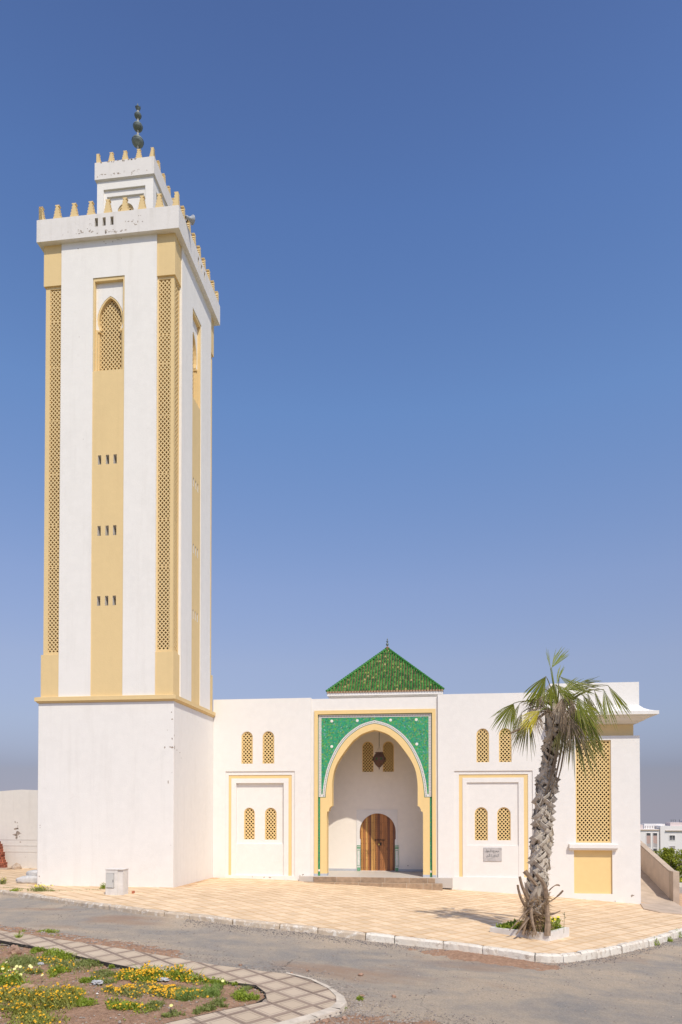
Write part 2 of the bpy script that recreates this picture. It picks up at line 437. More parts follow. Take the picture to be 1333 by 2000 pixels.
def asphalt():
    m, n, b = nodes_mat('dusty_asphalt')
    g1 = noise(n, 38, 9, .9); base = ramp(n, [(.28, (.16, .145, .13)), (.52, (.32, .29, .255)), (.75, (.54, .49, .42))]); n.links.new(g1.outputs[0], base.inputs[0])
    d1 = noise(n, .55, 7, .6, stretch=(.55, 1.25, 1), dist=.5); d2 = noise(n, 3, 6, .7)
    a = N(n, 'ShaderNodeMath', operation='MULTIPLY_ADD'); a.inputs[1].default_value = .35; n.links.new(d2.outputs[0], a.inputs[0]); n.links.new(d1.outputs[0], a.inputs[2])
    dust = mixc(n, thresh(n, noise(n, 30, 5, .75).outputs[0], .35, .7), (.42, .33, .235), (.62, .50, .37))
    c = mixc(n, thresh(n, a.outputs[0], .56, .80), base.outputs[0], dust)
    red = noise(n, .42, 4, .55, stretch=(.6, 1.4, 1), dist=.3)
    fr = N(n, 'ShaderNodeMath', operation='MULTIPLY'); fr.inputs[1].default_value = .7; n.links.new(thresh(n, red.outputs[0], .57, .68), fr.inputs[0])
    c = mixc(n, fr.outputs[0], c, (.38, .24, .155))
    sp2 = noise(n, 17, 6, .85, dist=.4); f3 = N(n, 'ShaderNodeMath', operation='MULTIPLY'); f3.inputs[1].default_value = .55
    n.links.new(thresh(n, sp2.outputs[0], .56, .66), f3.inputs[0]); c = mixc(n, f3.outputs[0], c, (.50, .45, .38))
    sp3 = noise(n, 24, 6, .85, dist=.4, stretch=(.5, 1.3, 1)); f4 = N(n, 'ShaderNodeMath', operation='MULTIPLY'); f4.inputs[1].default_value = .5
    n.links.new(thresh(n, sp3.outputs[0], .60, .68), f4.inputs[0]); c = mixc(n, f4.outputs[0], c, (.11, .10, .095))
    vo = N(n, 'ShaderNodeTexVoronoi', feature='DISTANCE_TO_EDGE'); vo.inputs['Scale'].default_value = .55
    tv = N(n, 'ShaderNodeTexCoord'); wv = noise(n, 2.5, 5, .7); ws = N(n, 'ShaderNodeVectorMath', operation='SCALE'); ws.inputs['Scale'].default_value = .5
    n.links.new(wv.outputs[1], ws.inputs[0]); wa = N(n, 'ShaderNodeVectorMath', operation='ADD'); n.links.new(tv.outputs['Object'], wa.inputs[0]); n.links.new(ws.outputs[0], wa.inputs[1]); n.links.new(wa.outputs[0], vo.inputs['Vector'])
    cr_ = ramp(n, [(0, (1, 1, 1)), (.007, (0, 0, 0))]); n.links.new(vo.outputs['Distance'], cr_.inputs[0])
    msk = noise(n, .35, 3); f5 = N(n, 'ShaderNodeMath', operation='MULTIPLY'); n.links.new(cr_.outputs[0], f5.inputs[0]); n.links.new(thresh(n, msk.outputs[0], .5, .6), f5.inputs[1])
    c = mixc(n, f5.outputs[0], c, (.09, .08, .07))
    n.links.new(c, b.inputs['Base Color']); b.inputs['Roughness'].default_value = .93; b.inputs['Specular IOR Level'].default_value = .2
    bump(n, b, noise(n, 55, 5, .8).outputs[0], .03, 1)
    return m
ASPH = asphalt()
def soilmat():
    m, n, b = nodes_mat('red_soil')
    g1 = noise(n, 14, 9, .75); base = ramp(n, [(.25, (.22, .125, .075)), (.55, (.46, .28, .18)), (.8, (.62, .43, .30))]); n.links.new(g1.outputs[0], base.inputs[0])
    n.links.new(base.outputs[0], b.inputs['Base Color']); b.inputs['Roughness'].default_value = .97; b.inputs['Specular IOR Level'].default_value = .1
    bump(n, b, noise(n, 22, 8, .75).outputs[0], .05, 1)
    return m
SOIL = soilmat()
GRAV = {}
GRAVM = leafmat('gravel', (.12, .10, .09), (.50, .42, .34), .9, 0, .2)
GRAVD = leafmat('dark_gravel', (.05, .05, .055), (.26, .23, .21), .9, 0, .2)
TERR = simple('scrub_ground', (.24, .22, .10), .95, .3, .3, 5, .02)

def kerbmat(name, paint, bare, lo, hi):
    m, n, b = nodes_mat(name)
    nz = noise(n, 9, 8, .75, dist=.3)
    c = mixc(n, thresh(n, nz.outputs[0], lo, hi), bare, paint)
    nz2 = noise(n, 1.6, 5, .6); f = N(n, 'ShaderNodeMath', operation='MULTIPLY'); f.inputs[1].default_value = .4
    n.links.new(thresh(n, nz2.outputs[0], .5, .75), f.inputs[0]); c = mixc(n, f.outputs[0], c, (.50, .37, .24))
    n.links.new(c, b.inputs['Base Color']); b.inputs['Roughness'].default_value = .9
    bump(n, b, nz.outputs[0], .02, .8)
    return m
KERBW = kerbmat('whitewashed_kerb', (.70, .64, .54), (.42, .34, .26), .36, .47)
KERBO = kerbmat('worn_kerb', (.68, .62, .53), (.50, .40, .29), .51, .60)
ZEL = None
def zellige():
    m, n, b = nodes_mat('green_zellige')
    ge = N(n, 'ShaderNodeNewGeometry')
    r = ramp(n, [(0, (.02, .25, .09)), (.22, (.04, .38, .16)), (.45, (.03, .30, .17)), (.62, (.09, .40, .09)), (.76, (.20, .36, .07)), (.85, (.05, .27, .27)), (.93, (.03, .17, .07)), (1, (.24, .50, .38))])
    n.links.new(ge.outputs['Random Per Island'], r.inputs[0]); n.links.new(r.outputs[0], b.inputs['Base Color'])
    b.inputs['Roughness'].default_value = .35; b.inputs['Specular IOR Level'].default_value = .5
    return m
ZEL = zellige()
def rooftile():
    m, n, b = nodes_mat('green_glazed_tile')
    ge = N(n, 'ShaderNodeNewGeometry')
    r = ramp(n, [(0, (.010, .08, .008)), (.35, (.022, .135, .012)), (.7, (.045, .19, .024)), (.9, (.085, .22, .04)), (.975, (.20, .28, .05)), (.995, (.34, .30, .12))])
    n.links.new(ge.outputs['Random Per Island'], r.inputs[0])
    nz = noise(n, 18, 4, .7)
    c = mixc(n, thresh(n, nz.outputs[0], .69, .76), r.outputs[0], (.34, .26, .12))
    n.links.new(c, b.inputs['Base Color'])
    b.inputs['Roughness'].default_value = .45
    return m
ROOFT = rooftile()
ROOFB = simple('roof_mortar', (.22, .13, .07), .95, .3, 12)
GTRIM = simple('green_trim_tile', (.02, .17, .07), .35, .15, 20)
WTRIM = simple('white_trim_tile', (.70, .68, .62), .5, .1, 20)
BEAD = simple('grey_bead_tile', (.20, .19, .18), .5, .1, 20)
ROS = simple('rosette_white', (.78, .74, .66), .5, .05, 20)
def marble():
    m, n, b = nodes_mat('grey_marble')
    nz = noise(n, 6, 7, .7, dist=1.2); r = ramp(n, [(.3, (.36, .34, .32)), (.55, (.50, .47, .45)), (.8, (.60, .55, .48))])
    n.links.new(nz.outputs[0], r.inputs[0]); n.links.new(r.outputs[0], b.inputs['Base Color']); b.inputs['Roughness'].default_value = .5
    return m
MARB = marble()
def woodmat(name, c):
    m, n, b = nodes_mat(name)
    nz = noise(n, 14, 6, .65, stretch=(1, 1, .06)); r = ramp(n, [(.3, tuple(x*.55 for x in c)), (.55, c), (.8, tuple(min(1, x*1.3) for x in c))])
    n.links.new(nz.outputs[0], r.inputs[0]); kn = noise(n, 5, 3, .5)
    cc = mixc(n, thresh(n, kn.outputs[0], .62, .72), r.outputs[0], tuple(x*.6 for x in c))
    n.links.new(cc, b.inputs['Base Color']); b.inputs['Roughness'].default_value = .5
    bump(n, b, nz.outputs[0], .004)
    return m
WOODS = [woodmat('plank_honey', (.56, .275, .075)), woodmat('plank_brown', (.42, .165, .05)), woodmat('plank_dark', (.20, .075, .035)), woodmat('plank_pale', (.66, .35, .10))]

# ---------------------------------------------------------------- mesh builder
class MB:
    def __init__(s): s.v = []; s.f = []; s.uv = None
    def add(s, pts, faces):
        k = len(s.v); s.v += [tuple(p) for p in pts]; s.f += [tuple(i+k for i in f) for f in faces]; return s
    def quad(s, a, b, c, d): return s.add([a, b, c, d], [(0, 1, 2, 3)])
    def box(s, x0, x1, y0, y1, z0, z1):
        return s.add([(x0, y0, z0), (x1, y0, z0), (x1, y1, z0), (x0, y1, z0), (x0, y0, z1), (x1, y0, z1), (x1, y1, z1), (x0, y1, z1)],
                     [(3, 2, 1, 0), (4, 5, 6, 7), (0, 1, 5, 4), (1, 2, 6, 5), (2, 3, 7, 6), (3, 0, 4, 7)])
    def tube(s, pts, rad, n=6, cap=True):
        k = len(s.v); P = [Vector(p) for p in pts]
        for i, p in enumerate(P):
            d = (P[min(i+1, len(P)-1)]-P[max(i-1, 0)]).normalized()
            a = d.cross(Vector((0, 0, 1)) if abs(d.z) < .9 else Vector((1, 0, 0))).normalized(); b = d.cross(a)
            r = rad[i] if isinstance(rad, (list, tuple)) else rad
            for j in range(n):
                t = 2*math.pi*j/n; s.v.append(tuple(p+(a*math.cos(t)+b*math.sin(t))*r))
        for i in range(len(P)-1):
            for j in range(n):
                a0 = k+i*n+j; a1 = k+i*n+(j+1) % n; s.f.append((a0, a1, a1+n, a0+n))
        if cap: s.f.append(tuple(range(k+n-1, k-1, -1))); s.f.append(tuple(range(k+(len(P)-1)*n, k+len(P)*n)))
        return s
    def lathe(s, c, prof, n=16):
        k = len(s.v)
        for r, z in prof:
            for j in range(n):
                t = 2*math.pi*j/n; s.v.append((c[0]+r*math.cos(t), c[1]+r*math.sin(t), c[2]+z))
        for i in range(len(prof)-1):
            for j in range(n):
                a = k+i*n+j; b = k+i*n+(j+1) % n; s.f.append((a, b, b+n, a+n))
        return s
    def mesh(s, name, mat, smooth=False, recalc=True):
        me = bpy.data.meshes.new(name); me.from_pydata(s.v, [], s.f)
        if recalc:
            bm = bmesh.new(); bm.from_mesh(me); bmesh.ops.recalc_face_normals(bm, faces=bm.faces); bm.to_mesh(me); bm.free()
        for m in (mat if isinstance(mat, (list, tuple)) else [mat]): me.materials.append(m)
        if smooth: me.polygons.foreach_set('use_smooth', [True]*len(me.polygons))
        if s.uv:
            l = me.uv_layers.new(name='UVMap'); l.data.foreach_set('uv', [c for q in s.uv for c in q])
        return me
WM = {}
def link(name, data, mw, parent=None):
    o = bpy.data.objects.new(name, data); COL.objects.link(o)
    if parent is not None:
        o.parent = parent; o.matrix_local = WM[parent.name].inverted() @ mw
    else: o.matrix_local = mw
    WM[o.name] = mw
    return o
def part(name, mb, mat, parent=None, smooth=False, label=None, kind=None, recalc=True):
    o = link(name, mb.mesh(name, mat, smooth, recalc), Matrix.Identity(4), parent)
    if label: o['label'] = label
    if kind: o['kind'] = kind
    return o
def inst(name, me, mw, parent=None): return link(name, me, mw, parent)
def thing(name, loc, label, cat, group=None):
    o = bpy.data.objects.new(name, None); COL.objects.link(o); o.location = loc; o.empty_display_size = .2
    WM[o.name] = Matrix.Translation(loc)
    return tag(o, label, cat, group)
def tag(o, label, cat, group=None):
    o['label'] = label; o['category'] = cat
    if group: o['group'] = group
    return o
def struct(o): o['kind'] = 'structure'; return o

# frames: P(u, z, d) with d measured inwards from the face
def frame(o, U, n):
    o = Vector(o); U = Vector(U); n = Vector(n)
    return lambda u, z, d=0: tuple(o+U*u+Vector((0, 0, z))-n*d)
FY = lambda y: frame((0, y, 0), (1, 0, 0), (0, -1, 0))
def slab(mb, P, outer, holes, d0, d1, back=False, sides=True):
    loops = [outer]+list(holes)
    flat = [p for l in loops for p in l]
    tris = tessellate_polygon([[Vector((a, b, 0)) for a, b in l] for l in loops])
    k = len(mb.v); mb.v += [P(a, b, d0) for a, b in flat]; mb.f += [tuple(k+i for i in t) for t in tris]
    if back: k2 = len(mb.v); mb.v += [P(a, b, d1) for a, b in flat]; mb.f += [tuple(k2+i for i in t) for t in tris]
    if sides:
        for l in loops:
            k = len(mb.v); n = len(l)
            mb.v += [P(a, b, d0) for a, b in l]+[P(a, b, d1) for a, b in l]
            mb.f += [(k+i, k+(i+1) % n, k+n+(i+1) % n, k+n+i) for i in range(n)]
    return mb
def rect(u0, u1, z0, z1): return [(u0, z0), (u1, z0), (u1, z1), (u0, z1)]
def archpoly(u0, u1, z0, z1, n=12):
    c = (u0+u1)/2; r = (u1-u0)/2; zc = z1-r
    return [(u0, z0), (u1, z0)]+[(c+r*math.cos(math.pi*i/n), zc+r*math.sin(math.pi*i/n)) for i in range(n+1)]
def clip(poly, region):
    out = poly; n = len(region)
    for i in range(n):
        ax, az = region[i]; bx, bz = region[(i+1) % n]; inp = out; out = []
        if not inp: return []
        sd = lambda p: (bx-ax)*(p[1]-az)-(bz-az)*(p[0]-ax)
        for j in range(len(inp)):
            p = inp[j]; q = inp[(j+1) % len(inp)]; sp_, sq = sd(p), sd(q)
            if sp_ >= 0: out.append(p)
            if (sp_ > 0 and sq < 0) or (sp_ < 0 and sq > 0):
                t = sp_/(sp_-sq); out.append((p[0]+(q[0]-p[0])*t, p[1]+(q[1]-p[1])*t))
    return out
def lattice(mb, P, region, a, b, k=.72, d0=0, th=.05, u0=None, z0=None):
    """pierced screen: diamond cells a x b, each with a diamond hole of size k; region convex, counter-clockwise"""
    us = [p[0] for p in region]; zs = [p[1] for p in region]
    ua, ub, za, zb = min(us), max(us), min(zs), max(zs)
    u0 = (ua+ub)/2 if u0 is None else u0; z0 = za if z0 is None else z0
    ni = int((ub-ua)/a)+3; nj = int((zb-za)/(b/2))+3
    j0 = int(math.floor((za-z0)/(b/2)))-1
    for j in range(j0, j0+nj+2):
        zc = z0+j*b/2
        for i in range(-ni, ni+1):
            uc = u0+i*a+(a/2 if j % 2 else 0)
            if uc < ua-a/2 or uc > ub+a/2 or zc > zb+b/2: continue
            O = [(uc+a/2, zc), (uc, zc+b/2), (uc-a/2, zc), (uc, zc-b/2)]
            # slightly pinched holes read as little crosses
            I = []
            for (dx, dz), (ex, ez) in zip([(a/2*k, 0), (0, b/2*k), (-a/2*k, 0), (0, -b/2*k)], [(0, b/2*k), (-a/2*k, 0), (0, -b/2*k), (a/2*k, 0)]):
                I.append((uc+dx, zc+dz)); I.append((uc+(dx+ex)*.43, zc+(dz+ez)*.43))
            for q in range(4):
                tri = [O[q], O[(q+1) % 4], I[(2*q+2) % 8], I[2*q+1], I[2*q]]
                for T in ([tri[0], tri[1], tri[2], tri[3]], [tri[0], tri[3], tri[4]]):
                    c = clip(T, region)
                    if len(c) > 2: mb.add([P(x, z, d0) for x, z in c], [tuple(range(len(c)))])
            for q in range(8):
                p, r = I[q], I[(q+1) % 8]
                mid = ((p[0]+r[0])/2, (p[1]+r[1])/2)
                if len(clip([p, r, (mid[0]+1e-4, mid[1]+1e-4)], region)) >= 3:
                    mb.add([P(*p, d0), P(*r, d0), P(*r, d0+th), P(*p, d0+th)], [(0, 1, 2, 3)])
    return mb
def ellipsoid(mb, c, r, n=8, m=5, jit=0):
    k = len(mb.v)
    for i in range(m+1):
        ph = math.pi*i/m
        for j in range(n):
            t = 2*math.pi*j/n; q = 1+random.uniform(-jit, jit)
            mb.v.append((c[0]+r[0]*math.sin(ph)*math.cos(t)*q, c[1]+r[1]*math.sin(ph)*math.sin(t)*q, c[2]+r[2]*math.cos(ph)*q))
    for i in range(m):
        for j in range(n):
            a = k+i*n+j; b = k+i*n+(j+1) % n; mb.f.append((a, b, b+n, a+n))
    return mb
def stone(mb, c, r, jit=.35):
    d = [Vector((1, 0, 0)), Vector((0, 1, 0)), Vector((-1, 0, 0)), Vector((0, -1, 0)), Vector((0, 0, .7)), Vector((0, 0, -.5))]
    a = random.uniform(0, 6.3); k = len(mb.v)
    for v in d:
        v = Matrix.Rotation(a, 3, 'Z') @ v; q = r*random.uniform(1-jit, 1+jit)
        mb.v.append((c[0]+v.x*q, c[1]+v.y*q, c[2]+v.z*q))
    for i in range(4): mb.f.append((k+i, k+(i+1) % 4, k+4)); mb.f.append((k+(i+1) % 4, k+i, k+5))
def rock(name, c, w, h, label=None, parent=None, mat=None, seed=0):
    bm = bmesh.new(); bmesh.ops.create_icosphere(bm, subdivisions=3, radius=.5)
    for v in bm.verts:
        p = v.co.copy(); q = 1+.35*fbm(p.x*3+seed, p.y*3+p.z*2, seed)+.12*fbm(p.x*9, p.y*9+p.z*7, seed+3)
        v.co = Vector((p.x*w*q, p.y*w*.8*q, p.z*h*1.3*q+h*.3))
    me = bpy.data.meshes.new(name); bm.to_mesh(me); bm.free(); me.materials.append(mat or ROCKM)
    return link(name, me, Matrix.Translation(c), parent)
# ================================================================ GROUND (setting)
def interp(tab, x):
    if x <= tab[0][0]: return tab[0][1]+(x-tab[0][0])*(tab[1][1]-tab[0][1])/(tab[1][0]-tab[0][0])
    for (a, b), (c, d) in zip(tab, tab[1:]):
        if x <= c: return b+(d-b)*(x-a)/(c-a)
    (a, b), (c, d) = tab[-2:]; return d+(x-c)*(d-b)/(c-a)
KERBX = [(-24, 25.5), (-16, 20.2)]+KERB+[(8.2, 20.1), (9.6, 21.4)]
def axis_vals(lo, hi, step, far):
    v = []; x = lo
    while x < hi: v.append(x); x += step
    v.append(hi); d = step
    a = hi; b = lo; L = []; Rr = []
    while a < far: d *= 1.35; a += d; b -= d; Rr.append(a); L.append(b)
    return L[::-1]+v+Rr
mb = MB(); xs = axis_vals(-16, 12, .35, 3500); ys = axis_vals(4, 26, .35, 3500)
nx, ny = len(xs), len(ys)
for y in ys:
    for x in xs: mb.v.append((x, y, zroad(x, y)-.22))
mats_i = []
for j in range(ny-1):
    for i in range(nx-1): mb.f.append((j*nx+i, j*nx+i+1, (j+1)*nx+i+1, (j+1)*nx+i))
gd = part('ground', mb, [TERR], smooth=True); struct(gd)
# asphalt road sheet
def sheet(name, x0, x1, y0, y1, step, zfun, mat, keep=lambda x, y: True, smooth=True):
    m_ = MB(); nx = int((x1-x0)/step)+1; ny = int((y1-y0)/step)+1; idx = {}
    for j in range(ny):
        for i in range(nx):
            x = x0+i*step; y = y0+j*step; idx[i, j] = len(m_.v); m_.v.append((x, y, zfun(x, y)))
    for j in range(ny-1):
        for i in range(nx-1):
            if keep(x0+(i+.5)*step, y0+(j+.5)*step): m_.f.append((idx[i, j], idx[i+1, j], idx[i+1, j+1], idx[i, j+1]))
    return part(name, m_, mat, smooth=smooth)
def inpoly(x, y, P):
    c = False; n = len(P)
    for i in range(n):
        (a, b), (d, e) = P[i], P[(i+1) % n]
        if (b > y) != (e > y) and x < (d-a)*(y-b)/(e-b)+a: c = not c
    return c
def zr(x, y):
    k = interp(KERBX, x)-y; up = .055*max(0, 1-abs(k-.1)/.55)*(1-sst(-2.2, -1.0, x))
    return zroad(x, y)+.006+.008*fbm(x*.9, y*.9, 3)+.004*fbm(x*5, y*5, 1)+up

# soil bed in front
BED = WALK_NEAR+[(-4.2, 6.6), (-4.2, 4.0), (-14, 4.0), (-14, 15.3), (-9.5, 12.45)]
WALK = WALK_FAR+[(-2.5, 7.6), (-3.6, 6.4), (-4.6, 6.4)]+WALK_NEAR[::-1]+[(-9.5, 12.44), (-12, 13.6), (-12, 14.6), (-9.6, 13.12)]
def zbed(x, y):
    return zplaza(x, y)-.155+.045*fbm(x*.8+2, y*.9, 5)+.02*fbm(x*3.1, y*3.3, 2)+.010*fbm(x*11, y*12, 7)+.02
def neardge(x, y, P, d):
    for (a, b), (c, e) in zip(P, P[1:]+P[:1]):
        L2 = (c-a)**2+(e-b)**2; t = max(0, min(1, ((x-a)*(c-a)+(y-b)*(e-b))/L2))
        if math.hypot(x-a-(c-a)*t, y-b-(e-b)*t) < d: return True
    return False
struct(sheet('road', -22, 14, 3, 21.5, .15, zr, ASPH, keep=lambda x, y: not ((inpoly(x, y, BED) or inpoly(x, y, WALK)) and not (neardge(x, y, WALK, .2) and inpoly(x, y, WALK)))))
struct(sheet('soil_bed', -14, -2.0, 4.0, 15.4, .07, zbed, SOIL, keep=lambda x, y: inpoly(x, y, BED)))
# dirt and gravel drifts that rise a little out of the road
def dist_line(x, y, L):
    m = 9
    for (a, b), (c, e) in zip(L, L[1:]):
        L2 = (c-a)**2+(e-b)**2; t = max(0, min(1, ((x-a)*(c-a)+(y-b)*(e-b))/L2)); m = min(m, math.hypot(x-a-(c-a)*t, y-b-(e-b)*t))
    return m
def zd(x, y): return zroad(x, y)+.008+.035*(1-dist_line(x, y, [(-9.6, 13.2), (-8.2, 12.62), (-6.85, 12.15), (-5.7, 11.85), (-4.5, 11.5)])/.30)+.016*fbm(x*5, y*5, 4)+.010*fbm(x*14, y*14, 2)
struct(sheet('dirt_verge', -10.2, -3.9, 11.0, 13.8, .06, zd, SOIL, keep=lambda x, y: not inpoly(x, y, WALK)))
def zd2(x, y):
    a = 1-math.hypot((x+.35)/1.5, (y-8.25)/1.15)
    return zroad(x, y)+.004+.05*a+.014*fbm(x*4, y*4, 4)+.010*fbm(x*13, y*13, 2)
struct(sheet('gravel_patch', -2.6, 1.6, 6.9, 9.9, .06, zd2, SOIL, keep=lambda x, y: not inpoly(x, y, WALK)))
def zd3(x, y):
    a = 1-math.hypot((x-1.2)/1.5, (y-interp(KERBX, x)+.45)/.42)
    return zroad(x, y)+.002+.045*a+.012*fbm(x*4, y*4, 4)+.009*fbm(x*13, y*13, 2)
struct(sheet('kerbside_dirt', -.6, 3.2, 12.4, 14.2, .05, zd3, SOIL, keep=lambda x, y: y < interp(KERBX, x)-.08))
dirtA = [(-9.8, 13.25), (-8.2, 12.55), (-6.85, 12.05), (-5.68, 11.7), (-4.6, 11.4), (-4.1, 11.35), (-4.3, 11.75), (-5.2, 12.25), (-6.2, 12.45), (-7.4, 12.9), (-9.0, 13.5)]
dirtB = [(-1.1, 9.35), (-.95, 9.6), (-.2, 9.3), (.6, 8.7), (.9, 8.0), (.7, 7), (-2.2, 7), (-1.7, 8.6), (-1.38, 8.98)]

# plaza bed of mortar under the tiles (a strip grid between kerb and building)
mb = MB(); cols = []
X0, X1, ST = -22, 9.6, .3
n = int((X1-X0)/ST)
for i in range(n+1):
    x = X0+i*ST; yk = interp(KERBX, x)+.0
    m = 24
    for j in range(m+1):
        y = yk+(26.5-yk)*j/m; mb.v.append((x, y, zplaza(x, y)))
for i in range(n):
    for j in range(m):
        a = i*(m+1)+j; mb.f.append((a, a+m+1, a+m+2, a+1))
plaza = struct(part('plaza_paving', mb, MORTAR, smooth=True))

# paving tiles laid on the diagonal
def tile_mesh(name, s, h, mat):
    m_ = MB(); b = .006; a = s/2-.004
    v = [(-a, -a, 0), (a, -a, 0), (a, a, 0), (-a, a, 0), (-a, -a, h-.004), (a, -a, h-.004), (a, a, h-.004), (-a, a, h-.004),
         (-a+b, -a+b, h), (a-b, -a+b, h), (a-b, a-b, h), (-a+b, a-b, h)]
    f = [(0, 1, 5, 4), (1, 2, 6, 5), (2, 3, 7, 6), (3, 0, 4, 7), (4, 5, 9, 8), (5, 6, 10, 9), (6, 7, 11, 10), (7, 4, 8, 11), (8, 9, 10, 11)]
    m_.add(v, f); m_.uv = [((v[i][0]/s+.5), (v[i][1]/s+.5)) for q in f for i in q]
    return m_.mesh(name, mat, recalc=False)
def surf_matrix(x, y, zfun, ang, dz=0):
    e = .2; z = zfun(x, y)
    nrm = Vector((-(zfun(x+e, y)-zfun(x-e, y))/(2*e), -(zfun(x, y+e)-zfun(x, y-e))/(2*e), 1)).normalized()
    t = Vector((math.cos(ang), math.sin(ang), 0)); t = (t-nrm*t.dot(nrm)).normalized(); b = nrm.cross(t)
    M = Matrix((t, b, nrm)).transposed().to_4x4(); M.translation = Vector((x, y, z+dz)); return M
def clip_to(poly, pts, keep_left):
    # clip a convex polygon (x,y) with half-planes of the segments nearest to it
    out = poly
    mx_, my_ = (sum(p[0] for p in poly)/len(poly), sum(p[1] for p in poly)/len(poly))
    segs = list(zip(pts, pts[1:]))
    if keep_left == 'near':
        segs = [min(segs, key=lambda s_: dist_line(mx_, my_, s_))]
    for (a, b), (c, d) in segs:
        L = math.hypot(c-a, d-b); t = ((mx_-a)*(c-a)+(my_-b)*(d-b))/(L*L)
        if -.35/L < t < 1+.35/L and abs((c-a)*(my_-b)-(d-b)*(mx_-a))/L < .4:
            if not keep_left: a, b, c, d = c, d, a, b
            sd = lambda p: (c-a)*(p[1]-b)-(d-b)*(p[0]-a)
            inp = out; out = []
            for j in range(len(inp)):
                p = inp[j]; q = inp[(j+1) % len(inp)]; s1, s2 = sd(p), sd(q)
                if s1 >= 0: out.append(p)
                if (s1 > 0 and s2 < 0) or (s1 < 0 and s2 > 0):
                    u = s1/(s1-s2); out.append((p[0]+(q[0]-p[0])*u, p[1]+(q[1]-p[1])*u))
            if len(out) < 3: return []
    return out
def area(p): return abs(sum(p[i][0]*p[(i+1) % len(p)][1]-p[(i+1) % len(p)][0]*p[i][1] for i in range(len(p))))/2
def lay_tiles(parent, name, s, ang, org, x0, x1, y0, y1, zfun, keep, lines, mat, h, limit=300, near=None):
    me = tile_mesh(name, s, h, mat); ca, sa = math.cos(ang), math.sin(ang)
    full = []; cut = []
    K = int(max(x1-x0, y1-y0)/s)+4
    for i in range(-K, K):
        for j in range(-K, K):
            x = org[0]+(i*ca-j*sa)*s; y = org[1]+(i*sa+j*ca)*s
            if not (x0 < x < x1 and y0 < y < y1) or not keep(x, y): continue
            sq = [(x+(u*ca-v*sa)*s, y+(u*sa+v*ca)*s) for u, v in ((-.485, -.485), (.485, -.485), (.485, .485), (-.485, .485))]
            c = sq
            for L, kl in lines:
                c = clip_to(c, L, kl) if c else c
            if not c or area(c) < .008: continue
            dist = math.hypot(x, y)
            (full if abs(area(c)-area(sq)) < 1e-6 else cut).append((dist, x, y, c))
    allt = sorted([(t[0], 0, t) for t in full]+[(t[0], 1, t) for t in cut], key=lambda q: q[0])
    seen = [q for q in allt if near is None or near(q[2][1], q[2][2])]
    own = set(id(q) for q in seen[:limit]); stuff = MB(); stuff.uv = []
    def cutadd(m_, t, M=None):
        _, x, y, c = t; k = len(m_.v); n_ = len(c)
        dz = random.uniform(-.0015, .0015)
        top = [(p[0], p[1], zfun(*p)+h+dz) for p in c]; bot = [(p[0], p[1], zfun(*p)) for p in c]
        m_.v += top+bot; uvs = [(((p[0]-x)*ca+(p[1]-y)*sa)/s+.5, (-(p[0]-x)*sa+(p[1]-y)*ca)/s+.5) for p in c]
        m_.f.append(tuple(k+i for i in range(n_))); m_.uv += uvs
        for i in range(n_):
            q = (i+1) % n_; m_.f.append((k+q, k+i, k+n_+i, k+n_+q)); m_.uv += [uvs[q], uvs[i], uvs[i], uvs[q]]
    for q in allt:
        _, iscut, t = q
        if id(q) in own:
            if iscut:
                m_ = MB(); m_.uv = []; cutadd(m_, t); o = link(name, m_.mesh(name, mat, recalc=False), Matrix.Identity(4), parent)
            else:
                M = surf_matrix(t[1], t[2], zfun, ang, random.uniform(-.0015, .0015))
                M = M @ Matrix.Rotation(random.uniform(-.006, .006), 4, 'Z') @ Matrix.Rotation(random.uniform(-.004, .004), 4, 'X')
                inst(name, me, M, parent)
        else: cutadd(stuff, t)
    if stuff.f:
        o = link(name+'_field', stuff.mesh(name+'_field', mat, recalc=False), Matrix.Identity(4), parent); o['kind'] = 'stuff'
def keep_plaza(x, y):
    if y < interp(KERBX, x)-.35: return False
    if -11.25 < x < -6.75 and y > 18.75: return False
    if x < -6.9: return y < 26 and x > -19
    return y < 22.3 and x < 9.3
lay_tiles(plaza, 'paving_tile', .33, R(50), (.2, 17.1), -19.5, 9.6, 12.8, 26.3, zplaza, keep_plaza, [(KERBX, True)], PTILE, .010,
          near=lambda x, y: abs(math.atan2(x, y)+R(6.8)) < R(28.5))

# walkway
zw = lambda x, y: zplaza(x, y)-.10
sw = struct(sheet('walkway', -12.5, -.8, 6.2, 15, .06, lambda x, y: zw(x, y)-.004, MORTAR2, keep=lambda x, y: inpoly(x, y, WALK)))
far_line = [(-12, 14.6), (-9.6, 13.12)]+WALK_FAR+[(-2.5, 7.6), (-3.6, 6.4)]
# inner line for tiles: leave the concrete kerb band along the outer curve
def offset_line(L, d):
    out = []
    for i, p in enumerate(L):
        a = L[max(0, i-1)]; b = L[min(len(L)-1, i+1)]; t = Vector((b[0]-a[0], b[1]-a[1])).normalized()
        out.append((p[0]-t.y*d, p[1]+t.x*d))
    return out
i0 = 8
wid = [-.02]*9+[-.04, -.08, -.12, -.15, -.16, -.15, -.13, -.1, -.1]
tile_far = []
for i, p in enumerate(far_line):
    a = far_line[max(0, i-1)]; b = far_line[min(len(far_line)-1, i+1)]; t = Vector((b[0]-a[0], b[1]-a[1])).normalized(); d = wid[min(i, len(wid)-1)]
    tile_far.append((p[0]-t.y*d, p[1]+t.x*d))
near_line = [(-12, 13.6), (-9.5, 12.44)]+WALK_NEAR+[(-4.4, 6.5)]
lay_tiles(sw, 'walkway_tile', .40, R(54), (-1.8, 9.4), -12.5, -.8, 6.2, 15, zw, lambda x, y: inpoly(x, y, WALK) or any(inpoly(x+a, y+b, WALK) for a in (-.2, .2) for b in (-.2, .2)),
          [(tile_far, False), (near_line, 'near')], WTILE, .010)
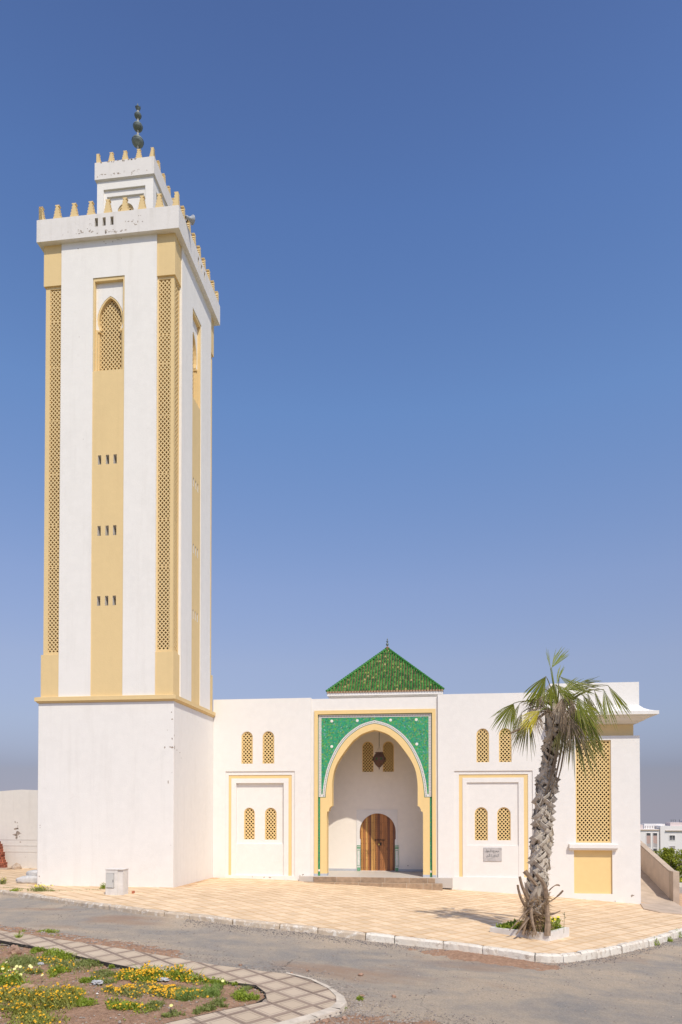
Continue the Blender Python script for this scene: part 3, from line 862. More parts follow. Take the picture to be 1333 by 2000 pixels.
# walkway edging: worn concrete band and black plastic strip
mb = MB()
for k, off in enumerate((0, 1)):
    pass
L1 = tile_far; L0 = far_line
for i in range(8, len(L0)-1):
    (a, b), (c, d), (e, f_), (g_, h_) = L0[i], L0[i+1], L1[i+1], L1[i]
    z = lambda x, y, q=0: zw(x, y)+q
    tk = .02+.012*math.sin(i*1.7)
    mb.add([(a, b, z(a, b, tk)), (c, d, z(c, d, tk)), (e, f_, z(e, f_, .018)), (g_, h_, z(g_, h_, .018)), (a*1.0+.02, b-.0, z(a, b, -.09)), (c+.02, d, z(c, d, -.09))],
           [(0, 1, 2, 3), (4, 5, 1, 0)])
o = link('edge_kerb', mb.mesh('edge_kerb', EDGEC), Matrix.Identity(4), sw)
mb = MB()
for (a, b), (c, d) in zip(near_line, near_line[1:]):
    mb.add([(a, b, zw(a, b)+.012), (c, d, zw(c, d)+.012), (c, d, zw(c, d)-.12), (a, b, zw(a, b)-.12)], [(0, 1, 2, 3)])
    t = Vector((c-a, d-b)).normalized(); ox, oy = -t.y*-.012, t.x*-.012
    mb.add([(a, b, zw(a, b)+.012), (c, d, zw(c, d)+.012), (c+ox, d+oy, zw(c, d)+.012), (a+ox, b+oy, zw(a, b)+.012)], [(0, 1, 2, 3)])
    mb.add([(a+ox, b+oy, zw(a, b)+.012), (c+ox, d+oy, zw(c, d)+.012), (c+ox, d+oy, zw(c, d)-.12), (a+ox, b+oy, zw(a, b)-.12)], [(0, 1, 2, 3)])
part('edging_strip', mb, BLACKP, sw, recalc=False)

# kerb stones
kerb_pts = []
def resample(L, step):
    out = [L[0]]; acc = 0
    for (a, b), (c, d) in zip(L, L[1:]):
        seg = math.hypot(c-a, d-b); pos = 0
        while acc+seg-pos >= step:
            pos += step-acc; acc = 0; t = pos/seg; out.append((a+(c-a)*t, b+(d-b)*t))
        acc += seg-pos
    return out
smooth_k = []
for i in range(len(KERBX)-1):  # Catmull-Rom
    p0 = Vector(KERBX[max(0, i-1)]); p1 = Vector(KERBX[i]); p2 = Vector(KERBX[i+1]); p3 = Vector(KERBX[min(len(KERBX)-1, i+2)])
    for q in range(6):
        t = q/6; smooth_k.append(tuple(.5*((2*p1)+(-p0+p2)*t+(2*p0-5*p1+4*p2-p3)*t*t+(-p0+3*p1-3*p2+p3)*t**3)))
ks = resample(smooth_k, .1)
kerb = tag(bpy.data.objects.new('kerb', None), 'long curved kerb of worn and whitewashed stones edging the salmon plaza', 'kerb'); COL.objects.link(kerb); kerb.location = (2.4, 13.6, -.7); WM['kerb'] = Matrix.Translation((2.4, 13.6, -.7))
i = 0; q = 0
while i < len(ks)-5:
    x = ks[i][0]; L = 5 if 2.0 < x < 4.2 else (8 if x > 4.2 else random.choice((6, 8, 10, 10)))
    seg = ks[i:i+L+1]; q += 1
    if len(seg) < 3: break
    mb = MB(); jx = random.uniform(-.012, .012); jz = random.uniform(-.012, .014)
    rows = []
    for s_, (x, y) in enumerate(seg):
        a = ks[max(0, i+s_-1)]; b = ks[min(len(ks)-1, i+s_+1)]; t = Vector((b[0]-a[0], b[1]-a[1])).normalized(); nn = Vector((t.y, -t.x))
        e = .012 if s_ in (0, len(seg)-1) else 0
        px = x+(t.x*.008 if s_ == 0 else -t.x*.008 if s_ == len(seg)-1 else 0); py = y+(t.y*.008 if s_ == 0 else -t.y*.008 if s_ == len(seg)-1 else 0)
        z = zplaza(x, y)+.012+jz*.8
        w = lambda: random.uniform(-.007, .007)
        rows.append([(px-nn.x*.015, py-nn.y*.015, z-.06), (px-nn.x*.012, py-nn.y*.012, z-e), (px+nn.x*(.09+jx)+w(), py+nn.y*(.09+jx), z-e+w()),
                     (px+nn.x*(.125+jx-e)+w(), py+nn.y*(.125+jx-e)+w(), z-.035-e+w()), (px+nn.x*(.14+jx-e), py+nn.y*(.14+jx-e)+w(), z-.30)])
    k = 0
    for r_ in rows: mb.v += r_
    for a in range(len(rows)-1):
        for b in range(4): mb.f.append((a*5+b, (a+1)*5+b, (a+1)*5+b+1, a*5+b+1))
    mb.f.append((0, 1, 2, 3, 4)); e = (len(rows)-1)*5; mb.f.append((e+4, e+3, e+2, e+1, e))
    white = seg[len(seg)//2][0] > -1.45
    part('kerbstone', mb, KERBW if white else KERBO, kerb)
    i += L
for o in (kerb,): o['kind'] = 'structure'
if 'category' in kerb: del kerb['category']

# ================================================================ MINARET
tower = thing('minaret', (-8.97, 20.35, 0), 'tall square white and ochre minaret with pierced corner screens and toothed parapets', 'minaret')
TX0, TX1, TY0, TY1 = -11.0, -6.955, 18.5, 22.2
fr_front = FY(TY0)
fr_right = frame((TX1+.003, 0, 0), (0, 1, 0), (1, 0, 0))
fr_left = frame((TX0, 0, 0), (0, 1, 0), (-1, 0, 0))
fr_back = frame((0, TY1, 0), (1, 0, 0), (0, 1, 0))
mb = MB(); mb.box(-11.02, -6.955, 18.5, 22.2, -.6, 5.27)
o = part('base_wall', mb, WHITE, tower)
bev = o.modifiers.new('bevel', 'BEVEL'); bev.width = .012; bev.segments = 2
# ledge
mb = MB()
def frustum(mb, a, b, z0, z1):
    (x0, x1, y0, y1), (X0_, X1_, Y0_, Y1_) = a, b
    return mb.add([(x0, y0, z0), (x1, y0, z0), (x1, y1, z0), (x0, y1, z0), (X0_, Y0_, z1), (X1_, Y0_, z1), (X1_, Y1_, z1), (X0_, Y1_, z1)],
                  [(3, 2, 1, 0), (4, 5, 6, 7), (0, 1, 5, 4), (1, 2, 6, 5), (2, 3, 7, 6), (3, 0, 4, 7)])
frustum(mb, (-11.04, -6.935, 18.48, 22.22), (-11.07, -6.905, 18.45, 22.25), 5.272, 5.32)
frustum(mb, (-11.10, -6.875, 18.42, 22.28), (-11.10, -6.875, 18.42, 22.28), 5.322, 5.43)
frustum(mb, (-11.10, -6.875, 18.42, 22.28), (-11.02, -6.955, 18.5, 22.2), 5.432, 5.455)
o = part('ledge', mb, OCHRE, tower)
mb = MB(); mb.box(-10.66, -7.27, 18.82, 21.86, 5.3, 19.0); part('core_wall', mb, DARK, tower)  # core coloured near-black to stand in for shade behind the screens
ZB, ZT = 5.45, 18.73
SL = [(12.14, 12.41), (10.07, 10.36), (8.05, 8.33)]
def slit_box(nm, P, u0, u1, z0, z1, d0, dep, parent):
    m_ = MB(); m_.add([P(u0, z0, d0), P(u1, z0, d0), P(u1, z1, d0), P(u0, z1, d0), P(u0+.01, z0+.0, d0+dep), P(u1-.03, z0, d0+dep), P(u1-.03, z1-.06, d0+dep), P(u0+.01, z1-.06, d0+dep)],
                  [(0, 1, 5, 4), (1, 2, 6, 5), (2, 3, 7, 6), (3, 0, 4, 7), (4, 5, 6, 7)])
    return part(nm, m_, SLOT, parent)
HS = [(0, 17.11), (.08, 17.065), (.17, 16.99), (.26, 16.87), (.34, 16.72), (.385, 16.57), (.40, 16.44), (.385, 16.29), (.33, 16.12)]
def pierced_window(P, c, parent, fw=.43):
    win = MB()
    # ochre surround of the niche
    U = [(c-.47, 14.87), (c-fw, 14.87), (c-fw, 17.50), (c+fw, 17.50), (c+fw, 14.87), (c+.47, 14.87), (c+.47, 17.585), (c-.47, 17.585)]
    slab(win, P, U, [], .02, .16)
    w = part('window', win, OCHRE, parent)
    sp_ = MB(); hole = [(c+a, z) for a, z in HS]+[(c-a, z) for a, z in HS[:0:-1]]
    slab(sp_, P, rect(c-fw, c+fw, 16.12, 17.5), [], .13, .3, sides=False) if False else None
    # white field with horseshoe cut-out reaching the impost line
    left = [(c-fw, 16.12), (c-.33, 16.12)]+[(c-a, z) for a, z in HS[-2:0:-1]]+[(c, 17.11), (c, 17.5), (c-fw, 17.5)]
    right = [(2*c-u, z) for u, z in left][::-1]
    slab(sp_, P, left, [], .115, .30); slab(sp_, P, right, [], .115, .30)
    part('spandrel', sp_, WHITE, w)
    ar = MB(); outer = [(c+a, z) for a, z in HS]+[(c-a, z) for a, z in HS[:0:-1]]
    inn = [(c+a*.87, 16.12+(z-16.12)*.95) for a, z in HS]+[(c-a*.90, 16.12+(z-16.12)*.955) for a, z in HS[:0:-1]]
    n_ = len(HS)
    oo = [(c-a, z) for a, z in HS[::-1]]+[(c+a, z) for a, z in HS[1:]]; ii = [(c-a*.87, 16.12+(z-16.12)*.95) for a, z in HS[::-1]]+[(c+a*.87, 16.12+(z-16.12)*.95) for a, z in HS[1:]]
    for k in range(len(oo)-1):
        ar.add([P(*oo[k], .125), P(*oo[k+1], .125), P(*ii[k+1], .125), P(*ii[k], .125), P(*ii[k+1], .26), P(*ii[k], .26)], [(0, 1, 2, 3), (3, 2, 4, 5)])
    part('arch_moulding', ar, OCHRE, w)
    for s in (-1, 1):
        jm = MB()
        slab(jm, P, rect(*sorted((c+s*fw, c+s*.37)), 14.87, 16.118), [], .08, .22)
        slab(jm, P, rect(*sorted((c+s*.37, c+s*.335)), 14.87, 16.06), [], .13, .22)
        slab(jm, P, rect(*sorted((c+s*.37, c+s*.30)), 16.062, 16.118), [], .10, .24)
        part('jamb', jm, OCHRE, w)
    gr = MB()
    reg = [(c+a*.93, 16.12+(z-16.12)*.97) for a, z in HS[::-1]]+[(c-a*.93, 16.12+(z-16.12)*.97) for a, z in HS[1:]]
    lattice(gr, P, reg, .112, .132, .72, .205, .05, c, 14.9)
    lattice(gr, P, rect(c-.34, c+.34, 14.87, 16.12), .112, .132, .72, .205, .05, c, 14.9)
    part('grille', gr, OCHRE, w, recalc=False)
    return w
def tower_face(P, w0, w1, s0, s1, edges):
    """white field with its ochre strip; edges = list of (outer, inner) pilaster extents with the lattice opening"""
    c = (s0+s1)/2
    m_ = MB(); slab(m_, P, rect(w0, w1, ZB, ZT), [rect(s0, s1, ZB+.001, 17.59)], 0, .32)
    part('shaft_wall', m_, WHITE, tower)
    offs = [(-.255, -.155), (-.015, .085), (.215, .315)]; q = (s1-s0)/.96
    m_ = MB(); hs = [rect(c-.05+a*q, c-.05+b*q, z0, z1) for z0, z1 in SL for a, b in offs]
    slab(m_, P, rect(s0, s1, ZB, 14.87), hs, .018, .14)
    part('ochre_strip', m_, OCHRE, tower)
    for h in hs: slit_box('slit_opening', P, h[0][0], h[1][0], h[0][1], h[2][1], .02, .2, tower)
    q_ = (s1-s0)/.96; pierced_window(lambda u, z, d=0: P(c+(u-c)*q_, z, d), c, tower)
    for (a, b, la, lb) in edges:
        m_ = MB(); slab(m_, P, rect(a, b, 6.68, 17.50), [rect(la, lb, 6.76, 17.42)], .075, .16)
        part('screen_frame', m_, OCHRE, tower)
        nb = 8; zz = [6.76+(17.42-6.76)*(i+(random.uniform(-.3, .3) if 0 < i < nb else 0))/nb for i in range(nb+1)]
        for i in range(nb):
            g_ = MB(); lattice(g_, P, rect(la, lb, zz[i]+.004, zz[i+1]-.004), .114, .128, .72, .092+random.uniform(-.003, .003), .06, (la+lb)/2, zz[i]+.03)
            if i: slab(g_, P, rect(la, lb, zz[i]-.011, zz[i]+.011), [], .090, .15)
            part('lattice_block', g_, OCHRE, tower, recalc=False)
tower_face(fr_front, -10.41, -7.52, -9.44, -8.48, [(-10.925, -10.41, -10.79, -10.45), (-7.52, -7.03, -7.475, -7.125)])
tower_face(fr_right, 19.02, 21.78, 19.95, 20.77, [(18.579, 19.02, 18.66, 18.98), (21.78, 22.121, 21.82, 22.07)])
for P, a, b in ((fr_left, 18.665, 22.117), (fr_back, -10.918, -7.036)):
    m_ = MB(); slab(m_, P, rect(a, b, ZB, ZT), [], .081, .12); part('shaft_wall', m_, WHITE, tower)
# pilaster blocks below and above the screens
for (x0, x1) in ((-10.97, -10.412), (-7.518, -6.985)):
    for (y0, y1) in ((18.53, 19.018), (21.782, 22.17)):
        for (z0, z1) in ((5.456, 6.68), (17.50, 18.72)):
            m_ = MB(); m_.box(x0, x1, y0, y1, z0, z1); part('pilaster_block', m_, OCHRE, tower)
# cornice parapet
CX0, CX1, CY0, CY1 = -11.11, -6.82, 18.37, 22.34
m_ = MB(); m_.box(CX0+.02, CX1-.02, CY0+.02, CY1-.02, 18.704, 18.82); part('cornice_soffit', m_, WHITE, tower)
ZC0, ZC1 = 18.70, 19.35
cf = FY(CY0); m_ = MB()
hf = [rect(-9.33+i*.235, -9.235+i*.235, 18.98, 19.225) for i in range(3)]
slab(m_, cf, rect(CX0, CX1, ZC0, ZC1), hf, 0, .2, back=True)
cr = frame((CX1+.003, 0, 0), (0, 1, 0), (1, 0, 0)); hr = [rect(20.02+i*.3, 20.14+i*.3, 18.98, 19.225) for i in range(3)]
slab(m_, cr, rect(CY0+.202, CY1, ZC0, ZC1), hr, .003, .2, back=True)
m_.box(CX0, CX0+.2, CY0+.2, CY1, ZC0, ZC1); m_.box(CX0+.2, CX1-.2, CY1-.2, CY1, ZC0, ZC1)
m_.box(CX0+.19, CX1-.19, CY0+.19, CY1-.19, 18.84, 18.95)
part('cornice', m_, WHITEC, tower)
for h in hf: slit_box('cornice_slot', cf, h[0][0], h[1][0], h[0][1], h[2][1], .002, .19, tower)
for h in hr: slit_box('cornice_slot', cr, h[0][0], h[1][0], h[0][1], h[2][1], .004, .19, tower)
def merlon_half(w, h, n=4):
    # stepped outline from the base corner up to the top, right side
    pts = []; wt = w*.50
    for i in range(n):
        z0 = h*(.10+.78*i/n); z1 = h*(.10+.78*(i+1)/n); a = w-(w-wt*.8)*(i+.0)/n; b = w-(w-wt*.8)*(i+1)/n
        pts += [(a, z0), (a-.15*(a-b), z0+(z1-z0)*.45), (b-.028, z1)]
    return [(w, 0)]+pts+[(wt, h*.92), (wt*1.15, h)]
def merlon_mesh(w, h, t, corner=0):
    m_ = MB(); hp = merlon_half(w/2, h)
    if not corner:
        out = hp+[(-x, z) for x, z in hp[::-1]]
        slab(m_, lambda u, z, d=0: (u, d, z), out, [], -t/2, t/2, back=True)
    else:
        half = [(-t/2, 0)]+[(x, z) for x, z in hp]+[(-t/2, h)]
        slab(m_, lambda u, z, d=0: (u, d, z), half, [], -t/2, t/2, back=True)
        slab(m_, lambda u, z, d=0: (d*.999, u, z), half, [], -t/2, t/2, back=True)
    return m_.mesh('merlon', OCHRE)
def merlon_row(w, h, t, x0, x1, y0, y1, z, nx, ny, pname):
    me = merlon_mesh(w, h, t); mc = merlon_mesh(w, h, t, 1)
    for i in range(nx):
        x = x0+(x1-x0)*i/(nx-1)
        for y in (y0, y1):
            if i in (0, nx-1): continue
            inst(pname, me, Matrix.Translation((x, y, z)) @ Matrix.Rotation(R(random.uniform(-1.5, 1.5)), 4, 'Z'), tower)
    for j in range(1, ny-1):
        y = y0+(y1-y0)*j/(ny-1)
        for x in (x0, x1): inst(pname, me, Matrix.Translation((x, y, z)) @ Matrix.Rotation(R(90), 4, 'Z'), tower)
    for x, y, a in ((x0, y0, 0), (x1, y0, 90), (x1, y1, 180), (x0, y1, 270)):
        inst(pname, mc, Matrix.Translation((x, y, z)) @ Matrix.Rotation(R(a), 4, 'Z'), tower)
merlon_row(.235, .43, .10, CX0+.09, CX1-.09, CY0+.09, CY1-.09, ZC1, 9, 9, 'merlon')
# upper turret
UX0, UX1, UY0, UY1 = -9.82, -8.04, 19.47, 21.25
m_ = MB(); P = FY(UY0); c = -8.94
slab(m_, P, rect(UX0, UX1, 18.96, 21.333), [rect(c-.675, c+.675, 19.2, 21.09)], 0, .25)
slab(m_, P, rect(c-.675, c+.675, 19.2, 21.09), [rect(c-.585, c+.585, 19.2, 20.9)], .05, .25)
slab(m_, P, rect(c-.585, c+.585, 19.2, 20.9), [archpoly(c-.27, c+.25, 19.3, 20.71)], .10, .3)
P2 = frame((UX1+.003, 0, 0), (0, 1, 0), (1, 0, 0)); c2 = (UY0+UY1)/2
slab(m_, P2, rect(UY0+.001, UY1, 18.96, 21.332), [rect(c2-.675, c2+.675, 19.2, 21.09)], .0, .25)
slab(m_, P2, rect(c2-.675, c2+.675, 19.2, 21.09), [rect(c2-.585, c2+.585, 19.2, 20.9)], .05, .25)
slab(m_, P2, rect(c2-.585, c2+.585, 19.2, 20.9), [archpoly(c2-.26, c2+.26, 19.3, 20.71)], .10, .3)
m_.box(UX0, UX0+.2, UY0+.26, UY1, 18.96, 21.331); m_.box(UX0+.2, UX1-.26, UY1-.2, UY1, 18.96, 21.331)
part('turret_wall', m_, WHITE, tower)
for P_, cc in ((P, c-.01), (P2, c2)):
    a, b = (cc-.26, cc+.26)
    m_ = MB(); slab(m_, P_, archpoly(a+.002, b-.002, 19.3, 20.705), [archpoly(a+.04, b-.04, 19.34, 20.665)], .13, .2)
    w = part('turret_window', m_, OCHRE, tower)
    g_ = MB(); lattice(g_, P_, archpoly(a+.03, b-.03, 19.32, 20.675), .125, .15, .67, .15, .05); part('grille', g_, OCHRE, w, recalc=False)
    g_ = MB(); g_.quad(P_(a-.1, 19.1, .42), P_(b+.1, 19.1, .42), P_(b+.1, 20.9, .42), P_(a-.1, 20.9, .42)); part('painted_void', g_, DARK, w)
m_ = MB(); frustum(m_, (UX0, UX1, UY0, UY1), (UX0-.05, UX1+.05, UY0-.05, UY1+.05), 21.335, 21.37)
m_.box(UX0-.055, UX1+.055, UY0-.055, UY1+.055, 21.372, 21.90); part('turret_cornice', m_, WHITEC, tower)
merlon_row(.20, .31, .08, UX0+.02, UX1-.02, UY0+.02, UY1-.02, 21.90, 5, 5, 'turret_merlon')
m_ = MB(); m_.lathe((c, (UY0+UY1)/2, 21.90), [(.80, 0), (.80, .12), (.70, .22), (.5, .33), (.25, .40), (.02, .42)], 28); part('dome', m_, WHITEC, tower, smooth=True)
fin = MB(); FXY = (-8.92, 20.36); fin.tube([(*FXY, 22.3), (*FXY, 24.38)], .028, 8)
fin = part('finial', fin, simple('finial_rod', (.45, .42, .36), .6), tower)
def globe(z, r, h):
    m_ = MB(); prof = [(.02, -h)]+[(r*math.sin(math.pi*t/10)*(1+.05*math.cos(math.pi*t/10)), -h*math.cos(math.pi*t/10)) for t in range(1, 10)]+[(.02, h)]
    k = 24; m_.lathe((*FXY, z), [(a, b) for a, b in prof], k)
    return part('finial_globe', m_, BRONZE, fin, smooth=True)
for z, r, h in ((23.38, .185, .15), (23.86, .15, .125), (24.22, .11, .095)):
    g_ = globe(z, r, h)
    m_ = MB(); m_.lathe((*FXY, z+.02*h), [(r*1.02, -.008), (r*1.03, .008), (r*1.0, .014)], 24); part('seam_ring', m_, BRONZE, g_)
m_ = MB(); m_.lathe((*FXY, 24.38), [(.03, 0), (.05, .03), (.085, .09)], 10)
for i in range(5):
    a = i*1.257; m_.add([(FXY[0]+.085*math.cos(a-.3), FXY[1]+.085*math.sin(a-.3), 24.46), (FXY[0]+.085*math.cos(a+.3), FXY[1]+.085*math.sin(a+.3), 24.46), (FXY[0]+.09*math.cos(a), FXY[1]+.09*math.sin(a), 24.54)], [(0, 1, 2)])
part('finial_crown', m_, BRONZE, fin)
# chips in the plaster of the tower base
def chips(P, lst, parent, nm='plaster_chip', mat=None, d=-.0015):
    m_ = MB()
    for u, z, s in lst:
        n_ = random.randint(6, 9); st = random.uniform(.5, 1.6); pts = []
        for i in range(n_):
            a = 2*math.pi*i/n_; r = s*random.uniform(.45, 1.15); pts.append((u+r*math.cos(a)*st, z+r*math.sin(a)/st))
        m_.add([P(a, b, d) for a, b in pts], [tuple(range(n_))])
    o = part(nm, m_, mat or CHIP, parent); o['kind'] = 'stuff'; return o
bp_ = fr_front
chips(bp_, [(-7.0, 4.2, .03), (-7.02, 4.95, .025), (-7.05, 3.97, .035), (-7.22, 3.96, .03), (-7.14, 4.45, .015), (-6.99, 3.95, .04), (-7.0, 4.75, .03), (-7.11, 2.98, .03), (-7.0, 3.25, .012), (-10.94, 1.75, .018), (-10.94, 1.68, .014),
             (-10.9, .10, .015), (-10.6, .02, .04), (-10.48, .01, .03), (-7.4, -.02, .02), (-10.95, .28, .02), (-7.02, 1.2, .01), (-10.98, .05, .03)], tower)
chips(frame((-6.955, 0, 0), (0, 1, 0), (1, 0, 0)), [(18.56, 3.95, .05), (18.75, 3.9, .03), (19.0, 3.85, .03), (18.53, 4.3, .03), (19.1, 3.7, .02)], tower)
chips(cf, [(-9.6+random.gauss(0, .25), 18.82+abs(random.gauss(0, .07)), random.uniform(.008, .03)) for _ in range(22)]+[(-8.9+random.gauss(0, .2), 18.75+abs(random.gauss(0, .04)), random.uniform(.008, .035)) for _ in range(20)]
      + [(-8.1+random.gauss(0, .18), 19.02+random.gauss(0, .06), random.uniform(.008, .03)) for _ in range(14)]+[(-9.45+random.gauss(0, .06), 19.1+random.gauss(0, .06), random.uniform(.006, .016)) for _ in range(8)], tower)
chips(FY(UY0-.055), [(random.uniform(UX0, UX1), 21.50+random.gauss(0, .03), random.uniform(.006, .028)) for _ in range(26)]+[(random.uniform(UX0, UX1), 21.88+random.gauss(0, .01), random.uniform(.01, .035)) for _ in range(18)], tower)
chips(fr_front, [(-8.8+random.gauss(0, .25), 18.62+random.gauss(0, .05), random.uniform(.006, .022)) for _ in range(10)]+[(-9.9, 18.5, .02), (-9.85, 15.9, .012), (-9.7, 12.9, .01)], tower)

sp_t = thing('loudspeaker', (-6.78, 19.05, 19.5), 'grey horn loudspeaker on the right edge of the minaret parapet', 'loudspeaker')
m_ = MB(); m_.lathe((0, 0, 0), [(.03, -.12), (.05, -.11), (.05, -.05), (.04, -.03), (.055, .02), (.085, .07), (.125, .11), (.13, .12), (.12, .12), (.05, .03), (.02, 0)], 18)
o = link('horn', m_.mesh('horn', CHROME, True), Matrix.Translation((-6.74, 19.0, 19.50)) @ Matrix.Rotation(R(70), 4, 'Y') @ Matrix.Rotation(R(-50), 4, 'X'), sp_t)
m_ = MB(); m_.tube([(-6.90, 19.05, 19.35), (-6.80, 19.03, 19.48), (-6.76, 19.0, 19.54)], .018, 6); part('bracket', m_, IRON, sp_t)

# ================================================================ MOSQUE
mosque = thing('mosque_building', (-.3, 22.15, -.5), 'low white mosque hall with an arched green tiled portal and ochre frames', 'mosque')
F0 = 22.15; PF = FY(F0)
def Ush(o0, o1, zo, i0, i1, zi, zb): return [(o0, zb), (i0, zb), (i0, zi), (i1, zi), (i1, zb), (o1, zb), (o1, zo), (o0, zo)]
def window(P, u0, u1, z0, z1, d, parent, a=.115, b=.127):
    m_ = MB(); slab(m_, P, archpoly(u0+.001, u1-.001, z0+.001, z1-.001, 16), [archpoly(u0+.028, u1-.028, z0+.012, z1-.028, 16)], d+.018, d+.09)
    w = part('window', m_, OCHREP, parent)
    g_ = MB(); lattice(g_, P, archpoly(u0+.02, u1-.02, z0+.008, z1-.02, 16), a, b, .72, d+.035, .055, (u0+u1)/2, z0+.02); part('grille', g_, OCHREP, w, recalc=False)
    g_ = MB(); g_.quad(P(u0-.0, z0-.0, d+.26), P(u1+.0, z0-.0, d+.26), P(u1+.0, z1+.0, d+.26), P(u0-.0, z1+.0, d+.26)); part('painted_void', g_, DARK, w)
    return w
ULW = [(-5.985, -5.597), (-5.268, -4.870)]; URW = [(1.722, 2.119), (2.427, 2.822)]
m_ = MB(); slab(m_, PF, rect(-6.952, -3.64, -.8, 5.872), [archpoly(a, b, 3.712, 4.787, 16) for a, b in ULW]+[rect(-6.522, -4.180, .0, 3.46)], 0, .32)
part('front_wall', m_, WHITEP, mosque)
m_ = MB(); slab(m_, PF, [(.50, -1.3), (6.722, -1.3), (6.722, 4.503), (4.003, 4.503), (4.003, 5.905), (.50, 5.905)],
                [archpoly(a, b, 3.702, 4.785, 16) for a, b in URW]+[rect(1.021, 3.470, .04, 3.43), rect(4.785, 5.860, 1.155, 4.372), rect(4.722, 5.880, -.44, .93)], 0, .32)
part('front_wall', m_, WHITEP, mosque)
for a, b in ULW: window(PF, a, b, 3.712, 4.787, 0, mosque)
for a, b in URW: window(PF, a, b, 3.702, 4.785, 0, mosque)
def blind_bay(o0, o1, zo, y0, y1, yz, j0, j1, jz, k0, k1, kz, zb, zl, wins, dn, dl):
    m_ = MB(); slab(m_, PF, Ush(o0, o1, zo, y0, y1, yz, zb), [], .030, .3); slab(m_, PF, Ush(j0, j1, jz, k0, k1, kz, zb), [], .034, .3)
    bay = part('blind_bay', m_, WHITEP, mosque)
    m_ = MB(); slab(m_, PF, Ush(y0, y1, yz, j0, j1, jz, zb), [], .048, .3); part('ochre_band', m_, OCHREP, bay)
    m_ = MB(); slab(m_, PF, rect(k0, k1, zl, kz), [archpoly(a, b, z0, z1, 16) for a, b, z0, z1 in wins], dn, dn+.3)
    slab(m_, PF, rect(k0, k1, zb, zl), [], dl, dn+.3); part('bay_panel', m_, WHITEP, bay)
    for a, b, z0, z1 in wins: window(PF, a, b, z0, z1, dn, mosque)
blind_bay(-6.522, -4.180, 3.46, -6.427, -4.283, 3.335, -6.335, -4.395, 3.225, -6.172, -4.555, 3.07, .0, 1.045, [(-5.925, -5.555, 1.19, 2.25), (-5.212, -4.812, 1.185, 2.25)], .125, .07)
blind_bay(1.021, 3.470, 3.43, 1.167, 3.330, 3.318, 1.280, 3.200, 3.212, 1.418, 3.035, 3.06, .04, 1.045, [(1.664, 2.079, 1.208, 2.267), (2.370, 2.795, 1.212, 2.267)], .075, .045)
# wing on the right: tall screen, sill, ochre panel
m_ = MB(); slab(m_, PF, rect(4.787, 5.858, 1.157, 4.370), [rect(4.825, 5.822, 1.20, 4.33)], .03, .12); scr = part('screen_frame', m_, OCHREP, mosque)
g_ = MB(); lattice(g_, PF, rect(4.80, 5.845, 1.17, 4.355), .1155, .136, .71, .05, .07); part('grille', g_, OCHREP, scr, recalc=False)
g_ = MB(); g_.quad(PF(4.7, 1.1, .31), PF(5.9, 1.1, .31), PF(5.9, 4.45, .31), PF(4.7, 4.45, .31)); part('painted_void', g_, DARK, scr)
m_ = MB(); m_.box(4.56, 6.03, F0-.13, F0-.001, .985, 1.115); frustum(m_, (4.60, 5.99, F0-.09, F0-.002), (4.57, 6.02, F0-.12, F0-.002), .925, .984)
o = part('window_sill', m_, WHITEP, mosque); bv = o.modifiers.new('b', 'BEVEL'); bv.width = .006
m_ = MB(); slab(m_, PF, rect(4.724, 5.878, -.438, .928), [], .055, .2); part('ochre_panel', m_, OCHREP, mosque)
# wing frieze, cornice and parapet
m_ = MB(); slab(m_, PF, rect(3.9, 6.575, 4.503, 4.90), [], .13, .4); m_.box(6.3, 6.575, F0+.4, 30, 4.503, 4.9); part('frieze', m_, OCHRE, mosque)
m_ = MB(); m_.box(4.004, 6.722, F0+.02, 30, 4.95, 6.178); part('wing_parapet', m_, WHITEP, mosque)
prof = [(-.12, 4.872), (-.02, 4.90), (.02, 4.945), (.10, 4.955), (.20, 5.03), (.32, 5.065), (.34, 5.105), (.44, 5.11), (.44, 5.215), (.34, 5.235), (.22, 5.275), (.10, 5.34), (.02, 5.42), (-.02, 5.46)]
m_ = MB(); k = 0
for p, z in prof: m_.v += [(4.003, F0-p, z), (6.722+p, F0-p, z), (6.722+p, 30, z)]
for i in range(len(prof)-1):
    a = i*3; m_.f += [(a, a+1, a+4, a+3), (a+1, a+2, a+5, a+4)]
m_.f.append(tuple(i*3 for i in range(len(prof)))[::-1])
part('cornice', m_, WHITEP, mosque, recalc=False)
# hall body behind the front
m_ = MB(); m_.box(6.42, 6.72, F0+.32, 30, -1.5, 4.5); m_.box(.9, 6.4, F0+1.2, 30, -1.5, 5.3); m_.box(-6.9, -4.2, F0+.7, 30, -1, 5.3); m_.box(-4.2, .9, 24.6, 30, -1, 5.6); part('hall_wall', m_, WHITE, mosque)
